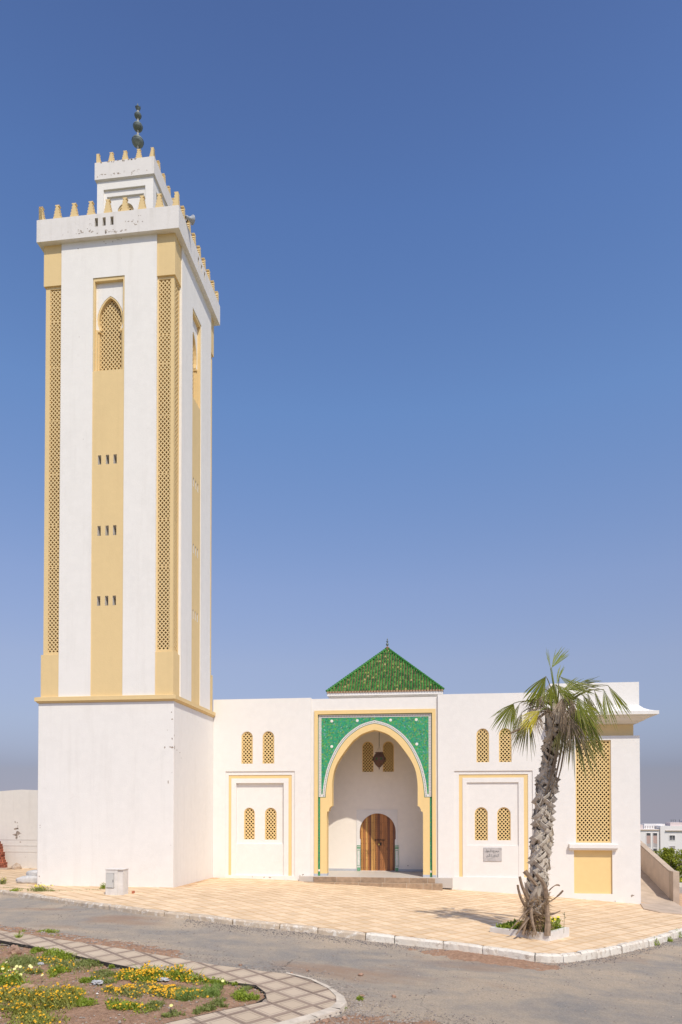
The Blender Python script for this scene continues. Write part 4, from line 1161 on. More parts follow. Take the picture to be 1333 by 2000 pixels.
# ---- portal
XC = -1.55; PP = FY(F0+.07)
m_ = MB(); slab(m_, PP, rect(-3.638, .498, -.4, 5.842), [rect(XC-1.985, XC+1.985, -.02, 5.45)], 0, .25); m_.box(-3.636, .496, F0+.325, F0+.5, 5.6, 5.838)
part('portal_wall', m_, WHITEP, mosque)
m_ = MB(); slab(m_, PP, Ush(XC-1.985, XC+1.985, 5.45, XC-1.865, XC+1.865, 5.325, .085), [], -.035, .2); part('portal_frame', m_, OCHREP, mosque)
AO = [(0, 5.0), (.20, 4.955), (.49, 4.84), (.86, 4.565), (1.125, 4.24), (1.31, 3.9), (1.46, 3.53), (1.556, 3.12), (1.60, 2.78), (1.61, 2.585)]
AI = [(0, 4.80), (.20, 4.745), (.42, 4.66), (.60, 4.53), (.75, 4.395), (1.01, 4.06), (1.21, 3.75), (1.33, 3.46), (1.385, 3.16), (1.40, 2.93), (1.40, 2.375),
      (1.395, 2.31), (1.44, 2.29), (1.475, 2.25), (1.50, 2.19), (1.505, 2.13), (1.56, 2.125), (1.565, 2.06), (1.57, 2.0), (1.57, .0)]
def refine(C, m=4):
    out = []
    for i in range(len(C)-1):
        p0 = Vector(C[max(0, i-1)]); p1 = Vector(C[i]); p2 = Vector(C[i+1]); p3 = Vector(C[min(len(C)-1, i+2)])
        if i == 0: p0 = p1-(p2-p1)
        for q in range(m):
            t = q/m; out.append(tuple(.5*((2*p1)+(-p0+p2)*t+(2*p0-5*p1+4*p2-p3)*t*t+(-p0+3*p1-3*p2+p3)*t**3)))
    return out+[C[-1]]
AOr = refine(AO); AIr = refine(AI[:10])+AI[10:]
sym = lambda C: [(XC-a, z) for a, z in C[::-1]]+[(XC+a, z) for a, z in C[1:]]
ring = [(XC-1.79, .085), (XC-1.79, 2.585)]+sym(AOr)+[(XC+1.79, 2.585), (XC+1.79, .085)]
inner = sym([p if p[1] > .1 else (p[0], .085) for p in AIr])
m_ = MB(); slab(m_, PP, ring+inner[::-1], [], .012, .42); part('arch_surround', m_, OCHREP, mosque)
m_ = MB()
for s in (-1, 1):
    m_.box(*sorted((XC+s*1.985, XC+s*1.865)), F0+.03, F0+.3, -.01, .085); m_.box(*sorted((XC+s*1.79, XC+s*1.565)), F0+.075, F0+.48, -.01, .085)
    m_.box(*sorted((XC+s*2.28, XC+s*1.99)), F0-.012, F0+.02, -.148, -.09)
part('grey_skirting', m_, GREYTRIM, mosque)
# mosaic field
def off(C, d):
    out = []
    for i, p in enumerate(C):
        a = Vector(C[max(0, i-1)]); b = Vector(C[min(len(C)-1, i+1)]); t = (b-a).normalized()
        n_ = Vector((t.y, -t.x)) if False else Vector((-t.y, t.x))
        out.append((p[0]+n_.x*d, p[1]+n_.y*d))
    out[0] = (0, C[0][1]+d*1.12); return out
# outward normal check: for the curve running from apex down the right side, outward is up/right
def offs(C, d):
    o_ = off(C, d); return o_ if o_[len(o_)//2][0] > C[len(C)//2][0] else off(C, -d)
B0 = offs(AOr, .018); B0[-1] = (B0[-1][0], 2.605); B1 = offs(AOr, .105); B1[-1] = (min(B1[-1][0], 1.735), 2.69)
m_ = MB(); reg = [(XC-1.865, 2.585)]+sym(AOr)+[(XC+1.865, 2.585), (XC+1.865, 5.325), (XC-1.865, 5.325)]
slab(m_, PP, reg, [], .035, .2); mosaic = part('mosaic_panel', m_, GTRIM, mosque)
def bandhalf(s):
    X = lambda a: XC+s*a
    m_ = MB()
    outer = [(X(1.845), 2.605), (X(1.845), 5.305), (X(0), 5.305), (X(0), 5.215), (X(1.757), 5.215), (X(1.757), 2.69)]
    slab(m_, PP, outer+[(X(B1[-1][0]), 2.69)]+[(X(B0[-1][0]), 2.69), (X(B0[-1][0]), 2.605)], [], .024, .05)
    m0 = [(X(a), z) for a, z in B0 if z > 2.69]+[(X(B0[-1][0]), 2.69)]; m1 = [(X(a), z) for a, z in B1 if z > 2.69]+[(X(B1[-1][0]), 2.69)]
    k = min(len(m0), len(m1))
    for i in range(k-1):
        m_.add([PP(*m0[i], .024), PP(*m0[i+1], .024), PP(*m1[i+1], .024), PP(*m1[i], .024)], [(0, 1, 2, 3)])
    return m_
for s in (-1, 1): part('border_band', bandhalf(s), WTRIM, mosaic)
m_ = MB()
def beads(m_, L, sp_=.052):
    for (x, z) in resample(L, sp_):
        m_.box(x-.011, x+.011, F0+.07+.019, F0+.07+.026, z-.014, z+.014)
Bm = [((a+c)/2, (b+d)/2) for (a, b), (c, d) in zip(B0, B1)]
for s in (-1, 1):
    beads(m_, [(XC+s*1.80, 2.65), (XC+s*1.80, 5.26), (XC, 5.26)]); beads(m_, [(XC+s*a, z) for a, z in Bm])
o = part('bead_inlay', m_, BEAD, mosaic); o['kind'] = 'stuff'
# small glazed lozenges, one island each
m_ = MB(); s_ = .052; B1i = [(a, z) for a, z in B1]
def arch_half_at(z):
    if z >= B1i[0][1]: return 0
    for (a, b), (c, d) in zip(B1i, B1i[1:]):
        if d <= z <= b: return a+(c-a)*(b-z)/(b-d+1e-9)
    return B1i[-1][0]
def lozenge(m_, u, z, s_, dd):
    q = s_*.47; m_.add([PP(u+q, z, dd+random.uniform(0, .002)), PP(u, z+q, dd+random.uniform(0, .002)), PP(u-q, z, dd+random.uniform(0, .002)), PP(u, z-q, dd+random.uniform(0, .002))], [(0, 1, 2, 3)])
j = 0; z = 2.70
while z < 5.215:
    for i in range(-36, 37):
        u = i*s_+(s_/2 if j % 2 else 0)
        if abs(u) < 1.765 and abs(u) > arch_half_at(z)-.01: lozenge(m_, XC+u, z, s_, .030)
    z += s_/2; j += 1
o = part('mosaic_tile', m_, ZEL, mosaic, recalc=False); o['kind'] = 'stuff'
ROSP = [(-1.41, 5.105), (-.565, 5.108), (.525, 5.108), (1.36, 5.11), (-1.41, 4.265), (1.375, 4.315)]
rm = MB(); n_ = 12; pts = [((.052 if i % 2 else .043)*math.cos(math.pi*2*i/16), (.052 if i % 2 else .043)*math.sin(math.pi*2*i/16)) for i in range(16)]
rm.add([(0, -.006, 0)]+[(a, 0, b) for a, b in pts]+[(a, .02, b) for a, b in pts], [(0, 1+i, 1+(i+1) % 16) for i in range(16)]+[(1+i, 17+i, 17+(i+1) % 16, 1+(i+1) % 16) for i in range(16)])
rme = rm.mesh('rosette', ROS)
for a, z in ROSP: inst('rosette', rme, Matrix.Translation((XC+a, F0+.07+.022, z)), mosaic)
for s in (-1, 1):
    m_ = MB(); slab(m_, PP, rect(*sorted((XC+s*1.79, XC+s*1.865)), .0, 2.584), [], .03, .15); st_ = part('mosaic_strip', m_, GTRIM, mosque)
    m_ = MB(); z = .03; j = 0
    while z < 2.56:
        for i in (-1, 0, 1):
            u = i*.036+(.018 if j % 2 else 0)
            if abs(u) < .03: lozenge(m_, XC+s*1.8275+u, z, .036, .026)
        z += .018; j += 1
    o = part('mosaic_tile', m_, ZEL, st_, recalc=False); o['kind'] = 'stuff'
    m_ = MB(); m_.box(XC+s*1.8275-.03, XC+s*1.8275+.03, F0+.09, F0+.13, .155, .225); part('white_square', m_, ROS, st_)
# ---- porch
m_ = MB(); BW = 24.05; PB = FY(BW)
dr = .633; dc = -1.565; dz = 1.412
doorhole = [(dc+.606, 0.01), (dc+.606, 1.12), (dc+dr, 1.15)]+[(dc+dr*math.cos(math.pi*i/20), dz+dr*math.sin(math.pi*i/20)) for i in range(21)]+[(dc-dr, 1.15), (dc-.606, 1.12), (dc-.606, .01)]
pw = [(-2.112, -1.712), (-1.387, -.990)]
slab(m_, PB, rect(-4.0, .95, -.02, 5.6), [archpoly(a, b, 3.512, 4.59, 16) for a, b in pw]+[doorhole], 0, .3)
m_.box(-4.2, -4.0, F0+.5, BW+.3, -.2, 5.6); m_.box(.95, 1.15, F0+.5, BW+.3, -.2, 5.6); m_.box(-4.2, 1.15, F0+.32, BW+.3, 5.5, 5.6)
m_.box(-4.2, XC-1.575, F0+.42, F0+.55, -.2, 5.5); m_.box(XC+1.575, 1.15, F0+.42, F0+.55, -.2, 5.5)
slab(m_, FY(F0+.5), [(XC-1.58, 2.6)]+[(XC-a-.05, z+.03) for a, z in AIr[::-1] if z > 2.7]+[(XC+a+.05, z+.03) for a, z in AIr[1:] if z > 2.7]+[(XC+1.58, 2.6), (XC+1.58, 5.5), (XC-1.58, 5.5)], [], 0, .05, back=True)
part('porch_wall', m_, PORCHW, mosque)
for a, b in pw: window(PB, a, b, 3.512, 4.59, 0, mosque, .1, .115)
m_ = MB(); m_.box(-4.0, .95, F0-.18, BW-.001, -.3, .012); part('porch_floor', m_, FLOOR, mosque)
m_ = MB(); m_.box(-3.99, -2.32, BW-.012, BW-.002, .013, .09); m_.box(-.86, .94, BW-.012, BW-.002, .013, .09); part('porch_skirting', m_, GREYTRIM, mosque)
m_ = MB(); slab(m_, PB, rect(-2.312, -.866, .013, 2.176), [doorhole[1:-1]+[(dc-.606, .02), (dc+.606, .02)]], -.02, .1); surround = part('door_surround', m_, WHITEP, mosque)
for s in (-1, 1):
    m_ = MB(); a, b = sorted((dc+s*.606, dc+s*.735)); m_.box(a, b, BW-.032, BW-.021, .014, .92); ts = part('tile_strip', m_, WTRIM, surround)
    m_ = MB(); m_.box(a, b, BW-.036, BW-.033, .80, .86); m_.box(a+.01, b-.01, BW-.036, BW-.033, .74, .76); m_.box(a+.01, b-.01, BW-.038, BW-.033, .02, .14); m_.box(a, b, BW-.036, BW-.033, .19, .21); m_.box(a+.012, a+.022, BW-.036, BW-.033, .22, .73); m_.box(b-.022, b-.012, BW-.036, BW-.033, .22, .73); m_.box(a, b, BW-.036, BW-.033, .885, .92)
    for i in range(22):
        e = b-.012 if s < 0 else a
        m_.box(e, e+.012, BW-.0385, BW-.0365, .06+i*.034, .075+i*.034)
    part('green_inlay', m_, PALEG, surround)
# door
lx = [180, 205, 265, 325, 385, 430, 470, 530, 590, 645, 700, 800, 900, 960, 1040, 1115]
wc = [1, 0, 1, 3, 1, 2, 3, 0, 1, 2, 1, 1, 2, 1, 2]
door = MB(); door.box(dc-.66, dc+.66, BW+.10, BW+.14, .0, 2.1); door = part('door', door, WOODS[2], mosque)
reg = archpoly(dc-dr, dc+dr, .02, 2.046, 24)
for (a, b), w in zip(zip(lx, lx[1:]), wc):
    u0 = dc-dr+(a-180)/935*2*dr; u1 = dc-dr+(b-180)/935*2*dr
    pl = clip(rect(u0+.004, u1-.004, .02, 2.05), reg)
    m_ = MB(); slab(m_, PB, pl, [], .062+random.uniform(0, .006), .1); part('plank', m_, WOODS[w], door)
m_ = MB()
for z in (.12, .42, .62, .75, .98, 1.14, 1.42, 1.72):
    for i in range(15):
        u = dc-dr+.05+i*.084
        if (u-dc)**2+max(0, z-dz)**2 < (dr-.04)**2: ellipsoid(m_, (u, BW+.058, z), (.009, .006, .009), 6, 3)
for z in [.1+.072*i for i in range(26)]:
    for u in (dc-.09, dc-.045, dc+.0, dc+.05): ellipsoid(m_, (u, BW+.058, z), (.006, .005, .006), 5, 3)
o = part('door_stud', m_, IRON, door); o['kind'] = 'stuff'
m_ = MB(); m_.tube([(dc-.12, BW+.045, 1.105), (dc+.24, BW+.045, 1.105)], .012, 6); m_.box(dc-.10, dc-.07, BW+.035, BW+.062, 1.085, 1.125); m_.box(dc+.2, dc+.23, BW+.035, BW+.062, 1.08, 1.12); part('door_bolt', m_, IRON, door)
m_ = MB(); m_.box(dc+.075, dc+.13, BW+.04, BW+.061, .91, 1.01); part('lock_plate', m_, IRON, door)
m_ = MB(); m_.box(dc+.015, dc+.07, BW+.02, BW+.045, .925, .965); m_.tube([(dc+.028, BW+.032, .96), (dc+.03, BW+.032, .995), (dc+.043, BW+.032, 1.005), (dc+.055, BW+.032, .995), (dc+.057, BW+.032, .96)], .005, 5); part('padlock', m_, BRASS, door)
# ---- steps
steps = thing('entrance_steps', (XC, 21.8, -.2), 'two shallow steps of brown travertine slabs before the portal', 'steps')
def slab_run(x0, x1, y0, y1, z0, z1, cuts):
    xs_ = [x0]+[c for c in cuts if x0 < c < x1]+[x1]
    for a, b in zip(xs_, xs_[1:]):
        m_ = MB(); zl = z0
        m_.box(a+.006, b-.006, y0, y1, z0, z1); o = part('step_slab', m_, TRAV, steps); bv = o.modifiers.new('b', 'BEVEL'); bv.width = .006
G = simple('pale_grout', (.50, .42, .32), .9); 
m_ = MB(); m_.box(-3.50, .375, 21.955, 22.13, -.4, .002); m_.box(-3.78, .60, 21.665, 22.13, -.7, -.156); part('grout', m_, G, steps)
slab_run(-3.53, .40, 21.95, 22.14, -.148, .008, [-2.76, -1.98, -1.20, -.42, .36-.2])
slab_run(-3.83, .63, 21.66, 21.948, -.45, -.150, [-3.52, -2.79, -2.03, -1.27, -.5, .02, .30])
# ---- pyramid roof
RX0, RX1, RY0, RY1, RZ = -3.41, .75, 24.2, 28.36, 6.40
ax, ay, az = (RX0+RX1)/2, (RY0+RY1)/2, 8.38
m_ = MB(); m_.box(RX0+.25, RX1-.25, RY0+.25, RY1-.25, 5.3, 6.2); part('roof_base_wall', m_, WHITEP, mosque)
m_ = MB(); frustum(m_, (RX0+.2, RX1-.2, RY0+.2, RY1-.2), (RX0+.03, RX1-.03, RY0+.03, RY1-.03), 6.2, 6.26); m_.box(RX0+.02, RX1-.02, RY0+.02, RY1-.02, 6.262, 6.36); part('eave_fascia', m_, WHITEP, mosque)
m_ = MB(); m_.add([(RX0, RY0, RZ-.04), (RX1, RY0, RZ-.04), (RX1, RY1, RZ-.04), (RX0, RY1, RZ-.04), (ax, ay, az-.04)], [(0, 1, 4), (1, 2, 4), (2, 3, 4), (3, 0, 4), (3, 2, 1, 0)]); roof = part('roof', m_, ROOFB, mosque)
def roof_face(ang):
    m_ = MB(); W = (RX1-RX0)/2; rise = az-RZ; nrib = 42; wr = 2*W/nrib; rows = 26
    ca, sa = math.cos(ang), math.sin(ang)
    T = lambda u, v, h: ((ax+u*ca-(-W+v*W)*sa), (ay+u*sa+(-W+v*W)*ca), RZ+v*rise+h)
    for i in range(nrib):
        u = -W+wr*(i+.5); vmax = 1-abs(u)/W
        for j in range(rows):
            v0 = j/rows; v1 = (j+1.12)/rows
            if v0 > vmax: break
            v1 = min(v1, vmax+.01); r = wr*.40*random.uniform(.92, 1.06); du = random.uniform(-.004, .004); lift = .012*random.uniform(.4, 1.3)
            k = len(m_.v); n_ = 5
            for v, hh, rr in ((v0, lift, r), (v1, 0, r*.86)):
                for q in range(n_):
                    a = math.pi*q/(n_-1); m_.v.append(T(u+du-rr*math.cos(a), v, rr*math.sin(a)+hh))
            for q in range(n_-1): m_.f.append((k+q, k+q+1, k+n_+q+1, k+n_+q))
            m_.f.append(tuple(k+q for q in range(n_)))
    return m_
for q in range(4):
    o = part('roof_tile', roof_face(q*math.pi/2), ROOFT, roof, recalc=False); o['kind'] = 'stuff'
def hip(cx, cy, nm):
    for j in range(30):
        t0 = j/30; t1 = (j+1.1)/30; m_ = MB(); p0 = Vector((cx, cy, RZ)).lerp(Vector((ax, ay, az)), t0); p1 = Vector((cx, cy, RZ)).lerp(Vector((ax, ay, az)), min(1, t1))
        m_.tube([p0+Vector((0, 0, .03)), p1+Vector((0, 0, .018))], [.05, .042], 7); part('ridge_tile', m_, ROOFT, roof, recalc=False)
hip(RX0, RY0, 'l'); hip(RX1, RY0, 'r')
m_ = MB()
for (cx, cy) in ((RX0, RY1), (RX1, RY1)):
    m_.tube([(cx, cy, RZ+.03), (ax, ay, az+.03)], .045, 6)
part('ridge_tile', m_, ROOFT, roof)
em = MB(); em.tube([(0, -.02, 0), (0, .06, .015)], .034, 8); eme = em.mesh('eave_tile', simple('bare_clay', (.40, .26, .16), .9))
for i in range(42): inst('eave_tile', eme, Matrix.Translation((RX0+(RX1-RX0)*(i+.5)/42, RY0-.0, RZ-.015)), roof)
m_ = MB(); m_.lathe((ax, ay, az), [(.09, -.06), (.09, .03), (.05, .07), (.02, .09)], 12); part('roof_cap', m_, ROOFB, roof)
m_ = MB(); m_.tube([(ax, ay, az+.05), (ax, ay, az+.42)], .010, 6)
for z, r in ((.17, .055), (.28, .04), (.36, .025)): ellipsoid(m_, (ax, ay, az+z), (r, r, r*1.1), 10, 6)
part('roof_finial', m_, BRONZE, mosque, smooth=True)
chips(PF, [(-3.9, .05, .03), (-3.8, -.02, .02), (-5.2, -.05, .03), (-5.0, -.06, .04), (-5.6, -.04, .02), (6.45, -.48, .04), (6.5, -.47, .03), (3.9, .9, .01), (-4.0, .02, .02), (5.95, -.68, .03)], mosque)
m_ = MB(); m_.box(-.52, -.49, BW-.012, BW-.002, .2, .235); part('socket', m_, CHIP, mosque)

# ---- stone plaque with two carved lines
plq = thing('stone_plaque', (2.22, F0+.04, .76), 'grey marble plaque with two lines of carved Arabic lettering under the right windows', 'plaque')
dp = F0+.045; m_ = MB(); m_.box(1.935, 2.505, dp-.02, dp-.0005, .547, .978); part('slab', m_, MARB, plq)
INK = simple('carved_letters', (.27, .26, .25), .8)
def stroke(m_, pts, w=.007):
    for (a, b), (c, d) in zip(pts, pts[1:]):
        t = Vector((c-a, d-b)); L = t.length or 1; t /= L; n_ = Vector((-t.y, t.x))*w
        a2, b2, c2, d2 = a-t.x*w*.4, b-t.y*w*.4, c+t.x*w*.4, d+t.y*w*.4; y = dp-.0215
        m_.add([(a2+n_.x, y, b2+n_.y), (a2-n_.x, y, b2-n_.y), (c2-n_.x, y, d2-n_.y), (c2+n_.x, y, d2+n_.y)], [(0, 1, 2, 3)])
# letter shapes of the inscription, drawn right to left as carved strokes: (unit box) 
def L_(m_, ox, oz, s, shapes):
    for sh in shapes: stroke(m_, [(ox+x*s, oz+z*s) for x, z in sh])
alif = [[(0, 0), (0, 1)]]
meem = [[(.5, .25), (.35, .42), (.2, .25), (.35, .1), (.5, .25)], [(.2, .2), (0, 0), (-.02, -.4)]]
seen = [[(.9, .4), (.88, .1), (.72, .1), (.7, .35), (.68, .1), (.52, .1), (.5, .35), (.48, .05), (0, .05)]]
jeem = [[(.0, .45), (.3, .5), (.6, .38), (.2, .2), (.1, -.1), (.3, -.35), (.65, -.3)], [(.36, .02), (.38, .04)]]
dal = [[(.1, .55), (.35, .25), (.3, 0), (0, 0)]]
lam = [[(.5, 1), (.5, .1), (.35, -.15), (.1, -.1), (0, .15)]]
kaf = [[(.7, .9), (.25, .55), (.6, .3), (.6, .05), (0, .05)]]
waw = [[(.3, .3), (.15, .42), (.05, .25), (.2, .15), (.32, .3), (.25, 0), (0, -.25)]]
ra = [[(.25, .3), (.2, 0), (0, -.25)]]
ya = [[(.7, .4), (.5, .3), (.62, .1), (.4, -.15), (.1, -.1), (.0, .15)], [(.25, -.35), (.27, -.35)], [(.4, -.35), (.42, -.35)]]
m_ = MB(); x = 2.43
for g_, w in ((meem, .055), (seen, .10), (jeem, .07), (dal, .045), (alif, .02), (lam, .055), (meem, .05), (waw, .04), (lam, .05)):
    x -= w*.9
    L_(m_, x, .845, .075, g_)
x = 2.42
for g_, w in ((alif, .02), (lam, .055), (dal, .045), (waw, .045), (ra, .035), (kaf, .075), (alif, .02), (lam, .05), (ya, .07)):
    x -= w*.98
    L_(m_, x, .695, .085, g_)
part('lettering', m_, INK, plq, recalc=False)

# ---- hanging lantern
LX, LY = -1.45, 23.1
lan = thing('hanging_lantern', (LX, LY, 3.55), 'brown pierced metal lantern hanging on a thin rod in the porch arch', 'lantern')
m_ = MB(); m_.tube([(LX, LY, 5.5), (LX, LY, 4.33)], .010, 6); part('rod', m_, IRON, lan)
m_ = MB()
for i in range(4):
    a = i*1.571+.4; m_.tube([(LX, LY, 4.35), (LX+.10*math.cos(a), LY+.10*math.sin(a), 4.12)], .005, 4)
part('chain', m_, simple('pale_chain', (.5, .45, .35), .5), lan)
m_ = MB(); m_.lathe((LX, LY, 0), [(.02, 3.55), (.01, 3.60), (.045, 3.62), (.13, 3.71), (.17, 3.79), (.19, 3.80), (.19, 3.83), (.205, 3.84), (.205, 3.97), (.19, 3.98), (.18, 4.0), (.15, 4.07), (.125, 4.08), (.14, 4.12), (.14, 4.13), (.05, 4.13)], 8)
body = part('lantern_body', m_, RUST, lan)
for i in range(8):
    a = math.pi/8+i*math.pi/4; r = .192; ctr = Vector((LX+r*math.cos(a), LY+r*math.sin(a), 3.905)); t = Vector((-math.sin(a), math.cos(a), 0)); n_ = Vector((math.cos(a), math.sin(a), 0))
    fm = MB(); P = lambda u, z, d=0: tuple(ctr+t*u+Vector((0, 0, z))-n_*d)
    slab(fm, P, rect(-.06, .06, -.055, .055), [archpoly(-.026, .026, -.035, .04, 6)], -.012, .0); pf = part('lantern_window', fm, RUST, lan)
    gm = MB(); slab(gm, P, archpoly(-.026, .026, -.035, .04, 6), [], -.004, 0); part('green_pane', gm, GREENG, pf)
for i in range(8):
    a = i*math.pi/4; fm = MB(); ellipsoid(fm, (LX+.2*math.cos(a), LY+.2*math.sin(a), 3.905), (.03, .03, .075), 6, 4); part('lantern_boss', fm, RUST, lan)
# ================================================================ LEFT SIDE
lw = thing('boundary_wall', (-15.5, 25.3, -.3), 'old white boundary wall with cracked plaster left of the minaret', 'wall')
m_ = MB(); tops = [(-26, 2.80), (-18, 2.85), (-16.6, 2.89), (-16.1, 2.93), (-15.7, 2.955), (-15.0, 2.93), (-12, 2.94), (-7, 2.9)]
for (a, za), (b, zb) in zip(tops, tops[1:]):
    m_.add([(a, 25.2, -.9), (b, 25.2, -.9), (b, 25.2, zb), (a, 25.2, za), (a, 25.42, -.9), (b, 25.42, -.9), (b, 25.42, zb-.01), (a, 25.42, za-.01)], [(0, 1, 2, 3), (3, 2, 6, 7), (5, 4, 7, 6)])
part('wall_face', m_, OLDWALL, lw, recalc=False)
m_ = MB()
for z in (.99, .755, .515): m_.box(-26, -7, 25.188, 25.199, z-.012, z+.0)
part('plaster_ridge', m_, OLDWALL, lw)
chips(FY(25.2), [(-15.95, 1.68, .05), (-15.86, 1.66, .03), (-15.83, 1.52, .03), (-15.93, 1.40, .08), (-15.84, 1.43, .06), (-15.95, 1.18, .08), (-15.82, 1.24, .09), (-15.88, 1.13, .09), (-15.76, 1.1, .03), (-15.9, 1.05, .05), (-15.72, .88, .035), (-15.85, 1.3, .02), (-15.7, 1.22, .02), (-15.3, -.15, .04), (-15.5, .3, .015)], lw, d=-.003)
def brick_mesh():
    m_ = MB(); m_.box(-.15, .15, -.10, .10, 0, .098); return m_.mesh('brick_body', BRICKM)
bm_ = brick_mesh(); hm = MB()
for i in range(3):
    for j in range(2): hm.box(-.1505, -.149, -.085+i*.06, -.04+i*.06, .012+j*.043, .044+j*.043); hm.box(.149, .1505, -.085+i*.06, -.04+i*.06, .012+j*.043, .044+j*.043)
    for j in range(2): hm.box(-.13+i*.09, -.05+i*.09, -.1005, -.099, .012+j*.043, .044+j*.043)
hme = hm.mesh('painted_brick_holes', BRICKH)
words = ['lowest', 'second', 'third', 'fourth', 'fifth', 'sixth', 'seventh', 'eighth', 'ninth', 'top']
gz = zplaza(-16.3, 24.8)
slabt = thing('rubble_slab', (-16.4, 24.6, gz), 'flat brown concrete slab under the stack of red bricks', 'slab')
m_ = MB(); m_.box(-17.6, -15.72, 24.35, 25.0, gz-.02, gz+.075); part('slab', m_, CONC, slabt)
for k in range(10):
    xr = [-15.93, -15.97, -16.0, -16.03, -16.06, -16.03, -16.1, -16.13, -16.15, -16.2][k]
    for j in range(4):
        x = xr-.16-j*.315-random.uniform(0, .012); rot = random.uniform(-4, 4)+(90 if (k % 3 == 1 and j == 0) else 0)
        if k % 3 == 1 and j == 0: x += .05
        pos = ['at the right end', 'second from the right end', 'third from the right end', 'fourth from the right end'][j]
        b = thing('brick', (x, 24.62+random.uniform(-.02, .02), gz+.077+k*.1015), 'red hollow brick %s of the %s course of the stack' % (pos, words[k]), 'brick', 'hollow bricks stacked by the white wall')
        b.rotation_euler = (0, 0, R(rot)); WM[b.name] = Matrix.Translation(b.location) @ Matrix.Rotation(R(rot), 4, 'Z')
        inst('brick_body', bm_, WM[b.name], b); inst('painted_brick_hole', hme, WM[b.name], b)
r1 = rock('rubble_stone', (-15.55, 24.7, zplaza(-15.5, 24.7)-.02), .36, .26, mat=CONC, seed=3); tag(r1, 'grey brown rubble stone at the foot of the left wall', 'stone')
# sacks
def sack(c, w, l, h, rz, label, seed):
    bm = bmesh.new(); bmesh.ops.create_icosphere(bm, subdivisions=4, radius=.5)
    for v in bm.verts:
        p = v.co.copy(); e = 4; n_ = (abs(p.x*2)**e+abs(p.y*2)**e+abs(p.z*2)**e)**(1/e)+1e-6; p = p/n_ if n_ > 0 else p
        q = 1+.07*fbm(p.x*6+seed, p.y*5, seed)+.05*math.sin(p.x*30+p.z*12)*abs(p.x)
        v.co = Vector((p.x*l*q*1.0, p.y*w*q*(1-.35*abs(p.x*2)**3), p.z*h*q*(1-.55*abs(p.x*2)**2)+h*.42))
    me = bpy.data.meshes.new('sack'); bm.to_mesh(me); bm.free(); me.materials.append(SACKM); me.polygons.foreach_set('use_smooth', [True]*len(me.polygons))
    o = link('sack', me, Matrix.Translation(c) @ Matrix.Rotation(rz, 4, 'Z'), None); o.rotation_euler = (0, 0, rz); o.location = c
    return tag(o, label, 'sack', 'sacks behind the minaret corner')
z0 = zplaza(-11.9, 19.3)
sack((-11.62, 19.3, z0), .5, .95, .26, .25, 'grimy white sack lying on the paving at the minaret corner', 1)
sack((-11.55, 19.36, z0+.19), .42, .62, .22, -.2, 'smaller white sack lying on top of the lower one', 2)
# meter box
bx = thing('meter_box', (-7.75, 16.6, .03), 'squat concrete utility box with a grey door before the minaret', 'utility box')
bz = zplaza(-7.75, 16.6)
m_ = MB(); Pm = frame((-7.98, 16.50, 0), (math.cos(R(-3)), math.sin(R(-3)), 0), (math.sin(R(-3)), -math.cos(R(-3)), 0))
slab(m_, Pm, rect(0, .33, bz-.05, bz+.645), [rect(.0+.012, .235, bz+.175, bz+.56)], 0, .30, back=True)
body_ = part('housing', m_, BOXM, bx)
m_ = MB(); slab(m_, Pm, rect(.332, .465, bz-.05, bz+.645), [], .02, .30, back=True); part('side_post', m_, BOXM, bx)
m_ = MB(); slab(m_, Pm, rect(-.01, .475, bz+.647, bz+.668), [], -.01, .31, back=True); part('cap', m_, BOXM, bx)
m_ = MB(); slab(m_, Pm, rect(.018, .225, bz+.20, bz+.555), [], -.012, .05); dd_ = part('door', m_, BOXD, bx)
m_ = MB(); slab(m_, Pm, rect(.205, .215, bz+.34, bz+.40), [], -.02, -.0121); part('handle', m_, IRON, dd_)
m_ = MB(); m_.box(-7.44, -7.40, 16.85, 16.95, bz, bz+.07); o = part('brick_fragment', m_, BRICKM); tag(o, 'small red brick fragment on the paving behind the utility box', 'brick fragment')

# ================================================================ RAMP ON THE RIGHT
rp = thing('ramp', (7.6, 23.4, -.7), 'beige concrete ramp with a sloping solid parapet right of the building', 'ramp')
m_ = MB(); zz0, zz1 = -.79, .35
m_.add([(6.73, 22.3, -.80), (8.0, 22.3, -.83), (8.0, 23.3, -.73), (6.73, 23.3, -.70), (8.0, 29.5, .75), (6.73, 29.5, .78)], [(0, 1, 2, 3), (3, 2, 4, 5)])
m_.add([(6.73, 22.3, -.80), (8.0, 22.3, -.83), (8.0, 22.3, -1.2), (6.73, 22.3, -1.2)], [(0, 1, 2, 3)])
part('ramp_slab', m_, CONC, rp)
m_ = MB(); pr = [(23.08, -1.1), (30, -1.1), (30, 1.68), (26.4, .53), (23.08, .17-.0)]
pr = [(23.08, -1.1), (30, -1.1), (30, 1.68), (23.42, .15), (23.08, .15)]
slab(m_, frame((8.0, 0, 0), (0, 1, 0), (-1, 0, 0)), pr, [], 0, .16, back=True); part('parapet', m_, CONCL, rp)
m_ = MB(); cap = [(23.03, .152), (23.42, .152), (30, 1.682), (30, 1.735), (23.42, .205), (23.03, .205)]
slab(m_, frame((7.985, 0, 0), (0, 1, 0), (-1, 0, 0)), cap, [], 0, .19, back=True); part('coping', m_, CONC, rp)
m_ = MB(); m_.box(7.985, 8.175, 23.03, 23.078, -1.0, .15); m_.box(7.985, 7.999, 23.078, 23.40, -1.0, .15); part('end_post', m_, CONC, rp)
